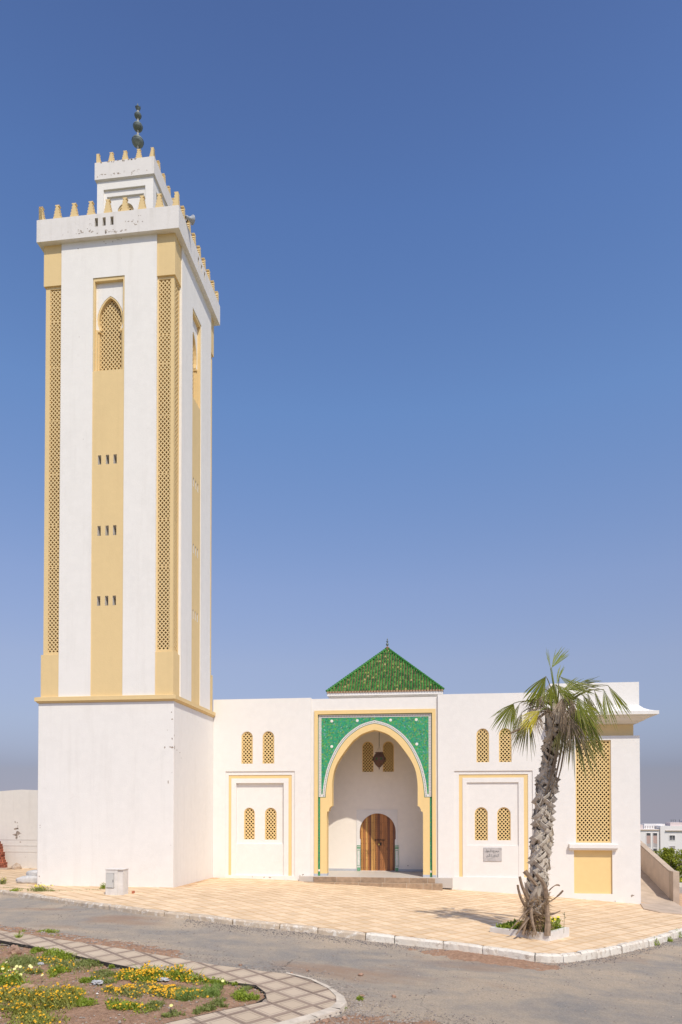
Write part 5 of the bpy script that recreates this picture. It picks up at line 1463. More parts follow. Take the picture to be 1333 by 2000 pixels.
# concrete apron in front of the ramp
ap = [(6.74, 22.30), (6.45, 21.0), (6.75, 20.55), (7.6, 20.62), (9.4, 21.3), (9.4, 22.4), (8.0, 22.30)]
m_ = MB(); n_ = len(ap); m_.v = [(x, y, zplaza(x, y)+.035) for x, y in ap]+[(x, y, zplaza(x, y)-.1) for x, y in ap]
m_.f = [tuple(range(n_))]+[(i, (i+1) % n_, n_+(i+1) % n_, n_+i) for i in range(n_)]
struct(part('apron', m_, CONC))
# far verge, far kerb
zf2 = lambda x, y: zroad(x, y)+.02
struct(sheet('far_road', 8.6, 30, 21.5, 31, .5, zf2, ASPH))
m_ = MB(); m_.box(8.4, 30, 31.0, 31.25, -2.2, -1.02); struct(part('far_kerb', m_, KERBW))
def scatter_leaves(m_, x0, x1, y0, y1, zf_, n, hs, ls):
    for _ in range(n):
        x = random.uniform(x0, x1); y = random.uniform(y0, y1); z = zf_(x, y)+random.random()*hs
        leaf(m_, (x, y, z), ls*random.uniform(.6, 1.3))
def leaf(m_, c, s, up=.3):
    a = random.uniform(0, 6.28); e = random.uniform(-.5, 1.1)+up
    d = Vector((math.cos(a)*math.cos(e), math.sin(a)*math.cos(e), math.sin(e))); w = d.cross(Vector((random.uniform(-.4, .4), random.uniform(-.4, .4), 1))).normalized()*s*.28
    c = Vector(c); k = len(m_.v); n_ = d.cross(w).normalized()*s*.08
    m_.v += [tuple(c), tuple(c+d*s*.5+w+n_), tuple(c+d*s), tuple(c+d*s*.5-w+n_)]; m_.f.append((k, k+1, k+2, k+3))
m_ = MB(); scatter_leaves(m_, 10, 26, 31.3, 37, zroad, 9000, .32, .16); o = part('verge_plants', m_, LEAF['olive'], recalc=False); o['kind'] = 'stuff'
m_ = MB(); 
for _ in range(2200):
    x = random.uniform(10, 26); y = random.uniform(31.2, 36); leaf(m_, (x, y, zroad(x, y)+random.uniform(.2, .36)), .09, .1)
o = part('verge_flowers', m_, YEL, recalc=False); o['kind'] = 'stuff'
# trees beyond
def tree(x, y, h, r, label, seed):
    random.seed(seed); z = zroad(x, y); t = thing('tree', (x, y, z), label, 'tree', 'citrus trees beyond the ramp')
    m_ = MB(); m_.tube([(x, y, z-.2), (x+.05, y, z+h*.25), (x-.05, y, z+h*.5)], [.11, .08, .05], 8)
    for i in range(7):
        a = i*.9; m_.tube([(x, y, z+h*.3), (x+.4*r*math.cos(a), y+.4*r*math.sin(a), z+h*.55), (x+.8*r*math.cos(a), y+.8*r*math.sin(a), z+h*random.uniform(.65, .85))], [.05, .035, .012], 5)
    part('trunk', m_, simple('tree_bark', (.12, .09, .06), .9), t)
    m_ = MB(); cl = []
    for i in range(34):
        a = random.uniform(0, 6.28); q = random.random()**.5*r; cl.append((x+q*math.cos(a), y+q*math.sin(a), z+h*random.uniform(.08, .97)*(1-.18*(q/r)**2), random.uniform(.18, .36)*r*.62))
    for cx, cy, cz, cr in cl:
        for _ in range(150):
            v = Vector((random.gauss(0, 1), random.gauss(0, 1), random.gauss(0, 1))).normalized()*cr*random.uniform(.55, 1.05); leaf(m_, (cx+v.x, cy+v.y, cz+v.z), .12*random.uniform(.6, 1.3))
    part('crown', m_, TREEL, t, recalc=False)
tree(12.3, 36.0, 1.75, 1.15, 'dark green round citrus tree just behind the ramp parapet, left one', 11)
tree(13.9, 36.6, 1.7, 1.1, 'citrus tree at the right edge of the photo, beyond the ramp', 12)
tree(13.4, 39.0, 2.2, 1.2, 'taller citrus tree half hidden behind the two nearer ones', 13)
random.seed(21)
# far apartment blocks
def bwin(b, x0, x1, z0, z1, y, style):
    m_ = MB(); Pw = FY(y); slab(m_, Pw, rect(x0-.15, x1+.15, z0-.2, z1+.1), [rect(x0, x1, z0, z1)], -.12, .0); f = part('window', m_, FARW, b)
    m_ = MB()
    if style == 'tall':
        h = z1-z0
        m_.box(x0, x1, y-.03, y-.01, z1-h*.18, z1); part('pane', m_, GLASS, f); m_ = MB(); m_.box(x0, x1, y-.06, y-.01, z0+h*.27, z1-h*.19); part('shutter', m_, SHUTP, f); m_ = MB(); m_.box(x0, x1, y-.06, y-.01, z0, z0+h*.25); part('shutter', m_, SHUT, f)
    elif style == 'pink': m_.box(x0, x1, y-.03, y-.01, z0+(z1-z0)*.55, z1); part('pane', m_, GLASS, f); m_ = MB(); m_.box(x0-.1, x1+.1, y-.5, y-.12, z0-.3, z0+(z1-z0)*.55); part('laundry', m_, SHUTP, f)
    elif style == 'shut': m_.box(x0, x1, y-.05, y-.01, z0, z1); part('shutter', m_, SHUT, f)
    else:
        mid = (x0+x1)/2; zm = z0+(z1-z0)*.4
        for a, bb, c_, d_ in ((x0, mid-.05, z0, zm-.04), (mid+.05, x1, z0, zm-.04), (x0, mid-.05, zm+.04, z1), (mid+.05, x1, zm+.04, z1)):
            m_ = MB(); m_.box(a, bb, y-.03, y-.01, c_, d_); part('pane', m_, GLASS, f)
BY = 250
def block(x0, x1, zt, label, mat):
    b = thing('apartment_building', ((x0+x1)/2, BY, -21), label, 'apartment block', 'apartment blocks on the horizon'); m_ = MB(); m_.box(x0, x1, BY, BY+14, -26, zt); part('wall', m_, mat, b); return b
b1 = block(68, 82.2, -5.75, 'left white apartment block with tall salmon shutters', FARW)
m_ = MB(); m_.box(67.8, 82.1, BY-.35, BY-.01, -6.15, -5.85); part('parapet_band', m_, CONCL, b1)
for x in (77.9, 80.1):
    for z1 in (-7.1, -12.55, -18.0): bwin(b1, x, x+1.35, z1-5.0 if z1 > -18 else z1-3, z1, BY, 'tall')
for z in (-7.0, -10.8, -14.4): bwin(b1, 74.2, 74.8, z-.6, z, BY, 'pane')
m_ = MB(); m_.box(75.3, 77.1, BY+1, BY+5, -5.75, -4.2); m_.box(70, 74.6, BY+1, BY+5, -5.75, -4.4); part('roof_room', m_, FARP, b1)
m_ = MB(); m_.box(78.7, 86, BY+5, BY+9, -5.75, -4.05); part('roof_room', m_, FARW, b1)
m_ = MB(); 
for i in range(6): m_.box(79+i*.8, 79.3+i*.8, BY+4.9, BY+4.99, -5.5, -4.7)
part('roof_window', m_, SHUT, b1)
b2 = block(82.6, 100, -4.6, 'right grey-white apartment block with square windows', FARW)
m_ = MB(); m_.box(84.2, 100, BY-.5, BY-.01, -6.35, -6.15); part('string_course', m_, CONC, b2)
m_ = MB(); m_.box(82.25, 82.5, BY-.3, BY-.01, -26, -5.0); part('drainpipe', m_, SHUT, b2)
m_ = MB(); m_.box(86.2, 90.9, BY+1, BY+6, -4.6, -3.4); part('roof_room', m_, FARP, b2)
m_ = MB(); m_.box(91.0, 93.3, BY+.5, BY+6, -4.6, -2.6); part('roof_room', m_, FARW, b2)
m_ = MB()
for x in (87.2, 87.9, 88.6, 90.0, 91.2): m_.tube([(x, BY+3, -3.4), (x, BY+3, -2.7)], .05, 4); m_.lathe((x, BY+3, -2.7), [(.02, 0), (.28, .18)], 8)
part('roof_dish', m_, IRON, b2)
st = [['pane', 'shut', 'pane', 'pane'], ['pink' if False else 'shut', 'pink', 'shut', 'pane'], ['pane', 'pane', 'pane', 'pane'], ['pane', 'pane', 'pane', 'pane']]
for r_, z1 in enumerate((-7.9, -11.55, -15.35, -19.2)):
    for c_, x in enumerate((85.6, 90.1, 94.6, 98.0)): bwin(b2, x, x+1.75, z1-1.55, z1, BY, st[r_][c_])
b3 = block(100.4, 112, -5.5, 'apartment block just beyond the right edge', FARP)
for r_, z1 in enumerate((-7.9, -11.5, -15.1)):
    for x in (102, 105.5, 109): bwin(b3, x, x+1.6, z1-1.5, z1, BY, 'pane')
for px, zt in ((75.8, -12.8), (81.6, -10.6)):
    o = thing('street_lamp', (px-2.4, BY-6, -22), 'thin grey street lamp before the %s' % ('left edge of the far block' if px < 78 else 'drainpipe of the far blocks'), 'street lamp')
    m_ = MB(); m_.tube([(px-2.4, BY-6, -24), (px-2.4, BY-6, zt), (px-2.9, BY-6, zt+.2), (px-3.4, BY-6, zt+.15)], .09, 5); part('pole', m_, SHUT, o)

# ================================================================ PLANTER AND PALM
pl = thing('planter', (2.3, 15.3, -.55), 'low whitewashed square planter round the palm', 'planter')
A_, B_, C_ = Vector((1.47, 15.35)), Vector((2.62, 14.79)), Vector((3.21, 15.56)); D_ = A_+C_-B_
cs = [A_, B_, C_, D_]; ctr = sum(cs, Vector((0, 0)))/4; inn = [c+(ctr-c).normalized()*.13 for c in cs]
pts_z = {}
for i in range(4):
    a, b, a2, b2 = cs[i], cs[(i+1) % 4], inn[i], inn[(i+1) % 4]; m_ = MB(); zt = -.37
    m_.add([(a.x, a.y, -.75), (b.x, b.y, -.75), (b.x, b.y, zt), (a.x, a.y, zt), (a2.x, a2.y, zt), (b2.x, b2.y, zt), (a2.x, a2.y, -.6), (b2.x, b2.y, -.6)], [(0, 1, 2, 3), (3, 2, 5, 4), (4, 5, 7, 6)])
    part('planter_wall', m_, PLANTW, pl, recalc=False)
m_ = MB(); m_.add([(c.x, c.y, -.43) for c in inn], [(0, 1, 2, 3)]); part('planter_soil', m_, SOIL, pl)
def flower(m_, c, r, n=6):
    k = len(m_.v); c = Vector(c); t = Vector((random.uniform(-.5, .7), random.uniform(-1.2, -.1), .9)).normalized(); a = t.orthogonal().normalized(); b = t.cross(a)
    m_.v.append(tuple(c+t*r*.15))
    for i in range(n): q = 2*math.pi*i/n; m_.v.append(tuple(c+(a*math.cos(q)+b*math.sin(q))*r))
    for i in range(n): m_.f.append((k, k+1+i, k+1+(i+1) % n))
lm = MB(); fm = MB()
for _ in range(2400):
    u, v = random.random(), random.random(); p = inn[0]+(inn[1]-inn[0])*u+(inn[3]-inn[0])*v
    hh = .09+.15*max(0, 1-abs(u-.86)*2.2)
    leaf(lm, (p.x, p.y, -.42+random.random()*hh), .075*random.uniform(.6, 1.3), .4)
for _ in range(130):
    u = random.uniform(.38, .97); v = random.random()*.9; p = inn[0]+(inn[1]-inn[0])*u+(inn[3]-inn[0])*v
    flower(fm, (p.x, p.y, -.42+.14+random.uniform(.55, 1.1)*.17*max(.15, 1-abs(u-.86)*1.8)), .027)
o = part('planter_weeds', lm, LEAF['bright'], recalc=False); o['kind'] = 'stuff'
o = part('planter_flowers', fm, YEL, recalc=False); o['kind'] = 'stuff'
m_ = MB(); m_.tube([(3.0, 15.1, -.42), (3.01, 15.1, -.1), (3.02, 15.1, .02)], .004, 4)
for i in range(5): leaf(m_, (3.01, 15.1, -.1+i*.03), .05)
o = part('dry_weed', m_, STEM, recalc=False); tag(o, 'tall dry weed stalk in the right corner of the planter', 'weed')

palm = thing('palm_tree', (2.38, 15.2, -.45), 'wind-battered fan palm with a shaggy grey trunk in the white planter', 'palm tree')
TR = [(2.38, 15.2, -.55, .19), (2.42, 15.18, -.1, .175), (2.47, 15.15, .5, .165), (2.51, 15.1, 1.1, .155), (2.56, 15.02, 1.8, .135), (2.60, 14.93, 2.5, .12), (2.66, 14.82, 3.2, .11), (2.73, 14.68, 3.8, .11), (2.79, 14.6, 4.2, .10), (2.80, 14.58, 4.45, .08)]
def trunk_at(z):
    for a, b in zip(TR, TR[1:]):
        if z <= b[2] or b is TR[-1]:
            t = (z-a[2])/(b[2]-a[2]); return Vector((a[0]+(b[0]-a[0])*t, a[1]+(b[1]-a[1])*t, z)), a[3]+(b[3]-a[3])*t
m_ = MB(); m_.tube([t[:3] for t in TR], [t[3] for t in TR], 16); part('trunk', m_, BARK, palm, smooth=True)
def boot_mesh(seed, long=0):
    """woody leaf base: two straps rising from left and right that merge into a torn petiole stub; local x = sideways, z = up, y = outwards"""
    rnd = random.Random(seed); m_ = MB(); L = rnd.uniform(.28, .40)+long; w = rnd.uniform(.11, .145); fl = rnd.uniform(.0, .05)+long*.3; lean = rnd.choice((-1, 1))*rnd.uniform(.35, .75)
    for s in ((-1, 1) if rnd.random() < .6 else (lean/abs(lean),)):
        n_ = 6; rows = []
        for i in range(n_+1):
            t = i/n_; cx = s*w*1.75*(1-t)**1.2+lean*.14*t*t; cz = L*t; cy = .012+.02*math.sin(t*3.1)+fl*t**2.5-cx*cx/.34
            hw = w*(.52-.20*t)*(1 if t < .85 else .8); th = .012
            up = Vector((lean*.2 if False else 0, 0, 1)); sx = Vector((1, -cx*2.2, .75*s)).normalized()
            curl = .016*math.sin(math.pi*min(1, t+.2))
            rows.append([Vector((cx, cy-.01, cz))-sx*hw, Vector((cx, cy+curl, cz)), Vector((cx, cy-.01, cz))+sx*hw])
        jag = rnd.uniform(-.04, .04); rows[-1][0].z += jag; rows[-1][2].z -= jag; rows[-1][1].z += rnd.uniform(-.02, .03)
        k = len(m_.v)
        for r_ in rows: m_.v += [tuple(p) for p in r_]+[tuple(p-Vector((0, .014, 0))) for p in r_]
        for i in range(n_):
            a = k+i*6; b = a+6
            m_.f += [(a, a+1, b+1, b), (a+1, a+2, b+2, b+1), (a+3, b+3, b+4, a+4), (a+4, b+4, b+5, a+5), (a, b, b+3, a+3), (a+2, a+5, b+5, b+2)]
        e = k+n_*6; m_.f += [(e, e+1, e+4, e+3), (e+1, e+2, e+5, e+4)]
    return m_.mesh('leaf_base', BOOT, recalc=False)
boots = [boot_mesh(i) for i in range(12)]; longb = [boot_mesh(50+i, .22) for i in range(5)]
random.seed(5); z = -.05; i = 0
while z < 4.25:
    p, r = trunk_at(z); a = i*2.39996+random.uniform(-.12, .12)
    outv = Vector((math.cos(a), math.sin(a), 0)); side = Vector((-math.sin(a), math.cos(a), 0))
    tilt = random.uniform(-.03, .10)+(.12 if z < .5 else 0)
    M = Matrix((side, outv, Vector((0, 0, 1)))).transposed().to_4x4()
    M.translation = p+outv*(r*.93)
    M = M @ Matrix.Rotation(random.uniform(-.25, .25), 4, 'Y') @ Matrix.Rotation(-tilt, 4, 'X') @ Matrix.Scale(random.uniform(.62, .98)*(1 if z < 3 else .85), 4)
    me = random.choice(longb) if (z < .3 and random.random() < .12) or random.random() < .03 else random.choice(boots)
    inst('leaf_base', me, M, palm); z += .0175 if z < 3.4 else .024; i += 1
# splayed old stubs at the foot
def strap(m_, pts, w0, w1, sidev=None, th=.012):
    P = [Vector(p) for p in pts]; k = len(m_.v); n_ = len(P)
    for i, p in enumerate(P):
        d = (P[min(i+1, n_-1)]-P[max(0, i-1)]).normalized(); s = (sidev or Vector((1, 0, 0))); s = (s-d*s.dot(d)).normalized(); nn = d.cross(s)
        w = w0+(w1-w0)*i/(n_-1); m_.v += [tuple(p-s*w), tuple(p+nn*w*.35), tuple(p+s*w), tuple(p-nn*th)]
    for i in range(n_-1):
        a = k+i*4; b = a+4
        for q in range(4): m_.f.append((a+q, a+(q+1) % 4, b+(q+1) % 4, b+q))
    m_.f.append((k, k+1, k+2, k+3)); e = k+(n_-1)*4; m_.f.append((e+3, e+2, e+1, e))
stubs = [((2.25, 15.0, .1), (2.0, 14.85, -.15), (1.82, 14.8, -.33), .05, .02), ((2.3, 14.95, .0), (2.12, 14.8, -.2), (1.95, 14.72, -.40), .06, .03), ((2.62, 14.95, .2), (2.64, 14.85, -.05), (2.60, 14.78, -.42), .05, .085),
         ((2.64, 15.0, .0), (2.76, 14.9, .0), (2.88, 14.85, .10), .05, .03), ((2.66, 15.0, .25), (2.82, 14.92, .35), (2.95, 14.9, .52), .05, .025), ((2.25, 15.0, .3), (2.1, 14.95, .55), (2.06, 14.93, .8), .05, .035),
         ((2.2, 15.05, .15), (2.05, 14.95, .35), (2.02, 14.95, .62), .045, .03), ((2.3, 14.95, .15), (2.26, 14.78, -.1), (2.36, 14.70, -.38), .05, .03), ((2.68, 15.0, .5), (2.8, 14.9, .68), (2.88, 14.88, .62), .04, .02),
         ((2.42, 14.9, .6), (2.3, 14.88, .75), (2.16, 14.9, .92), .03, .07), ((2.6, 14.9, .35), (2.64, 14.84, .62), (2.38, 14.84, .86), .06, .05), ((2.22, 14.98, -.05), (2.16, 14.88, -.25), (2.1, 14.84, -.42), .04, .03)]
for a, b, c_, w0, w1 in stubs:
    A, B, C = Vector(a), Vector(b), Vector(c_); pts = [A*(1-t)**2+B*2*t*(1-t)+C*t*t for t in [q/6 for q in range(7)]]
    m_ = MB(); strap(m_, pts, w0*.72, w1*.8, Vector((.8, -.1, .6))); part('leaf_base', m_, OLDBOOT, palm, recalc=False)
m_ = MB()
for _ in range(1500):
    z = random.uniform(-.42, .42); p, r = trunk_at(z); a = random.uniform(math.pi, 2*math.pi) if random.random() < .8 else random.uniform(0, 6.28)
    q = p+Vector((math.cos(a), math.sin(a), 0))*(r+random.uniform(.0, .09)+max(0, -z)*.18)
    d = Vector((math.cos(a+random.uniform(-1.6, 1.6))*.5, math.sin(a+random.uniform(-1, 1))*.5, random.uniform(-1.1, .25))).normalized(); L = random.uniform(.06, .2)
    s = d.orthogonal().normalized()*.004; k = len(m_.v); q2 = q+d*L; mid = q+d*L*.5+Vector((0, 0, -.015)); m_.v += [tuple(q-s), tuple(q+s), tuple(mid+s), tuple(mid-s), tuple(q2)]
    m_.f += [(k, k+1, k+2, k+3), (k+3, k+2, k+4)]
o = part('root_fibre', m_, FIBRE, palm, recalc=False); o['kind'] = 'stuff'
m_ = MB()
for _ in range(500):
    z = random.uniform(.3, 4.3); p, r = trunk_at(z); a = random.uniform(0, 6.28); q = p+Vector((math.cos(a), math.sin(a), 0))*(r+random.uniform(.0, .05))
    d = Vector((math.cos(a)*.3, math.sin(a)*.3, random.uniform(-1, 1))).normalized(); L = random.uniform(.05, .16); s = d.orthogonal().normalized()*.003; k = len(m_.v); m_.v += [tuple(q-s), tuple(q+s), tuple(q+d*L)]; m_.f.append((k, k+1, k+2))
o = part('trunk_fibre', m_, FIBRE, palm, recalc=False); o['kind'] = 'stuff'
# hanging dead strands down the upper trunk and the thick broken stick
for (pts, w0, w1) in (([(2.86, 14.35, 4.3), (2.80, 14.42, 3.7), (2.70, 14.6, 3.1), (2.58, 14.76, 2.55), (2.42, 14.85, 2.15)], .035, .012), ([(2.88, 14.4, 4.1), (2.86, 14.5, 3.5), (2.76, 14.63, 2.9), (2.66, 14.78, 2.45)], .03, .010),
                      ([(2.92, 14.4, 4.2), (2.93, 14.5, 3.6), (2.88, 14.68, 3.1), (2.80, 14.8, 2.7)], .03, .012), ([(2.70, 14.4, 4.2), (2.66, 14.45, 3.8), (2.62, 14.6, 3.3), (2.60, 14.7, 2.9)], .022, .008), ([(2.8, 14.38, 4.0), (2.76, 14.5, 3.3), (2.68, 14.66, 2.75), (2.55, 14.78, 2.4)], .014, .006),
                      ([(2.55, 14.4, 4.25), (2.2, 14.3, 3.97), (1.80, 14.3, 3.80)], .03, .022)):
    m_ = MB(); strap(m_, pts, w0, w1, Vector((1, .2, .1))); part('dead_petiole', m_, FROND['dead'], palm, recalc=False)
def frond(hub, tip, spread, kind, idx):
    rnd = random.Random(idx*7+3); hub = Vector(hub); tip = Vector(tip); d = tip-hub; L = d.length*1.16; d.normalize()
    # fan plane: its width axis lies mostly in the picture's plane but twisted
    viewish = Vector((.12, -.99, .1)); wv = d.cross(viewish).normalized(); tw = rnd.uniform(-.5, .5); nn = d.cross(wv).normalized(); wv = (wv*math.cos(tw)+nn*math.sin(tw)).normalized(); nn = d.cross(wv)
    spread *= 1.5; n_ = max(8, int(spread/2.4)) if kind != 'dead' else max(8, int(spread/3.4)); m_ = MB(); half = R(spread)/2*1.12; split = rnd.uniform(.58, .74) if kind not in ('dead',) else .35
    step = 2*half/n_
    for i in range(n_):
        if rnd.random() < (.04 if kind in ('green', 'yellow') else .16): continue
        a = -half+step*(i+.5); ll = L*(1-.22*abs(a/half)**2)*rnd.uniform(.82, 1.06)
        dirv = (d*math.cos(a)+wv*math.sin(a)).normalized(); sd = (wv*math.cos(a)-d*math.sin(a)).normalized(); wob = rnd.uniform(-.05, .05)*(3 if kind == 'dead' else 1)
        k = len(m_.v); segs = 7; droop = L*(.16 if kind in ('green', 'young', 'yellow') else .30)*rnd.uniform(.2, 1.9)
        for q in range(segs+1):
            t = q/segs; r = ll*(.02+.98*t)
            hw = math.tan(step/2)*min(r, ll*split)*1.05
            if t > split: hw *= max(.10, 1-((t-split)/(1-split))**1.6)*.88
            p = hub+dirv*r+sd*wob*r*t+nn*(.05*L*math.sin(t*2.5)+rnd.uniform(-.004, .004))+Vector((0, 0, -1))*droop*max(0, t-.35)**2*1.6
            if kind == 'dead': hw *= 1.3; p += Vector((rnd.uniform(-.02, .02), rnd.uniform(-.02, .02), rnd.uniform(-.015, .015)))*t; hw *= .8
            fold = hw*.55
            m_.v += [tuple(p-sd*hw+nn*fold), tuple(p-nn*fold*.2), tuple(p+sd*hw+nn*fold)]
        for q in range(segs):
            b = k+q*3; m_.f += [(b, b+1, b+4, b+3), (b+1, b+2, b+5, b+4)]
    fr = part('frond', m_, FROND[kind], palm, recalc=False)
    # petiole from the crown to the hub
    cr = Vector((2.79, 14.58, 4.25+rnd.uniform(-.15, .15))); v = hub-cr
    if kind == 'young': mid = cr+v*.5+Vector((0, 0, .04))
    else: mid = cr+v*.5+Vector((0, 0, .10+.25*abs(v.x)))
    pts = [cr*(1-t)**2+mid*2*t*(1-t)+hub*t*t for t in [q/8 for q in range(9)]]
    pm = MB(); pm.tube(pts+[hub+d*L*.12], [.017, .016, .015, .014, .012, .011, .010, .009, .008, .003], 5)
    part('petiole', pm, FROND['dead' if kind == 'dead' else ('young' if kind in ('young', 'yellow') else 'olive')], fr, smooth=True, recalc=False)
for i, (hx, hy, hz, tx, ty, tz, sp_, kd) in enumerate(FRONDS): frond((hx, hy, hz), (tx, ty, tz), sp_, kd, i)
# boots standing at the crown
for (pts, w0, w1) in (([(2.80, 14.45, 4.0), (2.83, 14.42, 4.45), (2.87, 14.4, 4.62)], .05, .035), ([(2.72, 14.45, 4.0), (2.70, 14.42, 4.35), (2.70, 14.4, 4.5)], .045, .03), ([(2.66, 14.5, 3.95), (2.52, 14.45, 4.3), (2.44, 14.4, 4.48)], .035, .02), ([(2.9, 14.5, 4.0), (2.98, 14.45, 4.25), (3.08, 14.4, 4.4)], .035, .02)):
    m_ = MB(); strap(m_, pts, w0, w1, Vector((1, .1, .1))); part('leaf_base', m_, BOOT, palm, recalc=False)

# ================================================================ WEEDS, FLOWERS, STONES, LITTER
random.seed(33)
grs = MB(); leafs = {k: MB() for k in LEAF}; fl = MB()
def blade(m_, c, L, lean=.5):
    a = random.uniform(0, 6.28); c = Vector(c); d = Vector((math.cos(a)*lean, math.sin(a)*lean, 1)).normalized(); s = d.orthogonal().normalized()*.0045; k = len(m_.v)
    mid = c+d*L*.55; e = c+d*L+Vector((math.cos(a), math.sin(a), -.4))*L*.18; m_.v += [tuple(c-s), tuple(c+s), tuple(mid+s*.8), tuple(mid-s*.8), tuple(e)]; m_.f += [(k, k+1, k+2, k+3), (k+3, k+2, k+4)]
for (x, y, w, h, kd, nf) in CLUMPS:
    dep = max(.18, w*.75); n_ = int(1700*w*dep*9)+120; m_ = leafs[kd]
    sub = [(x+random.gauss(0, w*.45), y+random.gauss(0, dep*.45), random.uniform(.35, .7)*w) for _ in range(8)]+[(x, y, w*.7)]
    for _ in range(min(n_, 7000)):
        sx, sy, sr = random.choice(sub); a = random.uniform(0, 6.28); q = random.random()**.6*sr; px = sx+q*math.cos(a); py = sy+q*math.sin(a)*.8
        hh = h*max(.12, 1-(q/sr)**2)*random.random(); z = zbed(px, py)
        if not inpoly(px, py, BED): continue
        if kd == 'grass' or random.random() < .18: blade(m_, (px, py, z), random.uniform(.5, 1.2)*(h+.03), .6)
        else: leaf(m_, (px, py, z+hh), random.uniform(.018, .042)*(1.35 if kd == 'bright' else 1), .35)
    for _ in range(int(nf*(4.5 if nf > 40 else 3.2))):
        sx, sy, sr = random.choice(sub); a = random.uniform(0, 6.28); q = random.random()**.6*sr; px = sx+q*math.cos(a); py = sy+q*math.sin(a)*.8
        if inpoly(px, py, BED): flower(fl, (px, py, zbed(px, py)+h*max(.15, 1-(q/sr)**2)*random.uniform(.75, 1.1)+.01), random.uniform(.012, .019), 6)
# sparse sprigs everywhere on the soil
for _ in range(5200):
    x = random.uniform(-9, -2.1); y = random.uniform(7.5, 12.5)
    if inpoly(x, y, BED) and fbm(x*1.5, y*1.7, 9)+random.uniform(-.5, .5) > .15:
        for _ in range(4): leaf(leafs[random.choice(('dull', 'olive', 'bright'))], (x+random.gauss(0, .02), y+random.gauss(0, .02), zbed(x, y)+random.random()*.02), random.uniform(.012, .028), .4)
for k, m_ in leafs.items():
    if m_.f: o = part({'grass': 'grass', 'bright': 'clover_weeds', 'dull': 'ground_cover', 'olive': 'scrubby_weeds'}[k], m_, LEAF[k], recalc=False); o['kind'] = 'stuff'
o = part('orange_flowers', fl, FLOW, recalc=False); o['kind'] = 'stuff'
m_ = MB(); sm = MB()
for x, y, h in DAISY:
    z = zbed(x, y); sm.tube([(x, y, z), (x+.01, y, z+h)], .0025, 4, False); flower(m_, (x+.01, y, z+h), .024, 9)
o = part('daisy_heads', m_, DAIS, recalc=False); o['kind'] = 'stuff'
o = part('daisy_stems', sm, STEM, recalc=False); o['kind'] = 'stuff'
# weeds by the kerb and elsewhere, each a plant of its own
WL = ['yellow weed at the far left kerb edge', 'trailing weed in the paving joint at the far left', 'wide yellow-flowered weed in the paving joint before the sacks', 'green tuft below the paving joint weed, rooted in the kerb',
      'low yellow-flowered weed sprawling at the left kerb', 'tiny weed right of the yellow-flowered kerb weed', 'small weed tuft, second left of the white kerb crumbs', 'dry tuft directly left of the white kerb crumbs', 'leggy weed growing against the left side of the utility box', 'tiny sprig in the worn kerb below the utility box',
      'rounded green weed at the foot of the whitewashed kerb corner', 'tallest green weed at the right kerb, beside a grey kerb stone', 'tiny weed with one orange flower left of the tall kerb weed', 'flat weed at the right kerb near the photo edge', 'bushy weed at the very right end of the kerb',
      'small green weed on the dirt verge at the far left', 'long green weed mat on the dirt verge beside the road', 'brownish weed just below the long green mat', 'grassy tuft at the rounded end of the tiled walkway', 'small green weed in the gravel near the walkway end', 'tall thin weed stem at the near edge of the walkway', 'weed beside the ramp foot at the right edge']
for (x, y, z, w, h, nf), lb in zip(KERB_WEEDS, WL):
    if y > 20: z = zroad(x, y)
    t = thing('weed', (x, y, z), lb, 'weed', 'weeds along the kerbs'); m_ = MB(); n_ = int(120+w*900)
    for _ in range(n_):
        a = random.uniform(0, 6.28); q = random.random()**.6; px = x+q*w*math.cos(a); py = y+q*min(w, .16)*math.sin(a)
        zz = z+h*random.random()*(1-q*q*.8)
        if random.random() < .3: blade(m_, (x+(px-x)*.5, y+(py-y)*.5, z), h*random.uniform(.5, 1.1), .5)
        else: leaf(m_, (px, py, zz), random.uniform(.02, .045), .4)
    part('leaves', m_, LEAF['bright' if nf < 3 else 'dull'], t, recalc=False)
    if nf:
        m_ = MB()
        for _ in range(nf*2): a = random.uniform(0, 6.28); q = random.random(); flower(m_, (x+q*w*math.cos(a), y+q*.1*math.sin(a), z+h*random.uniform(.4, 1)), .018)
        part('flowers', m_, YEL, t, recalc=False)
# moss and weeds in the paving crack
m_ = MB()
for (a, b), n_ in ((((-11.6, 17.8), (-9.6, 17.05)), 500), (((-9.6, 17.05), (-8.0, 18.1)), 200)):
    for _ in range(n_):
        t = random.random(); x = a[0]+(b[0]-a[0])*t+random.gauss(0, .015); y = a[1]+(b[1]-a[1])*t+random.gauss(0, .012); leaf(m_, (x, y, zplaza(x, y)+.012), random.uniform(.012, .03), .4)
o = part('joint_moss', m_, LEAF['dull'], recalc=False); o['kind'] = 'stuff'
# rocks
RL = ['ochre boulder beside the near edge of the walkway, top left of the bed', 'large flat reddish rock in the middle of the flower bed', 'reddish rock with a hollow right of the large flat one', 'rounded brown stone beside the bright green weeds', 'red rubble lump on the dirt verge', 'small red rubble piece right of the red lump',
      'pale stone in the soil below the walkway', 'single brown stone on the open road', 'flat ochre stone on the road right of the brown one', 'tiny dark stone on the road left of the brown one', 'reddish lump in the gravel near the bottom', 'flat red shard beside the small gravel weed', 'pale pebble at the bottom edge of the gravel patch',
      'flat white pebble beside the walkway end, bottom edge', 'brown pebble in the gravel, rightmost at the bottom edge', 'dark stone at the road edge of the walkway', 'small stone beside the rounded brown one']
for i, ((x, y, z, w, h), lb) in enumerate(zip(ROCKS, RL)):
    o = rock('rock' if w > .12 else 'stone', (x, y, (zbed(x, y) if inpoly(x, y, BED) else zroad(x, y)+.02)-.01), w*1.1, h*.8, seed=i*1.3); tag(o, lb, 'rock' if w > .12 else 'stone')
    if w < .1: o.data.materials[0] = ROCKM
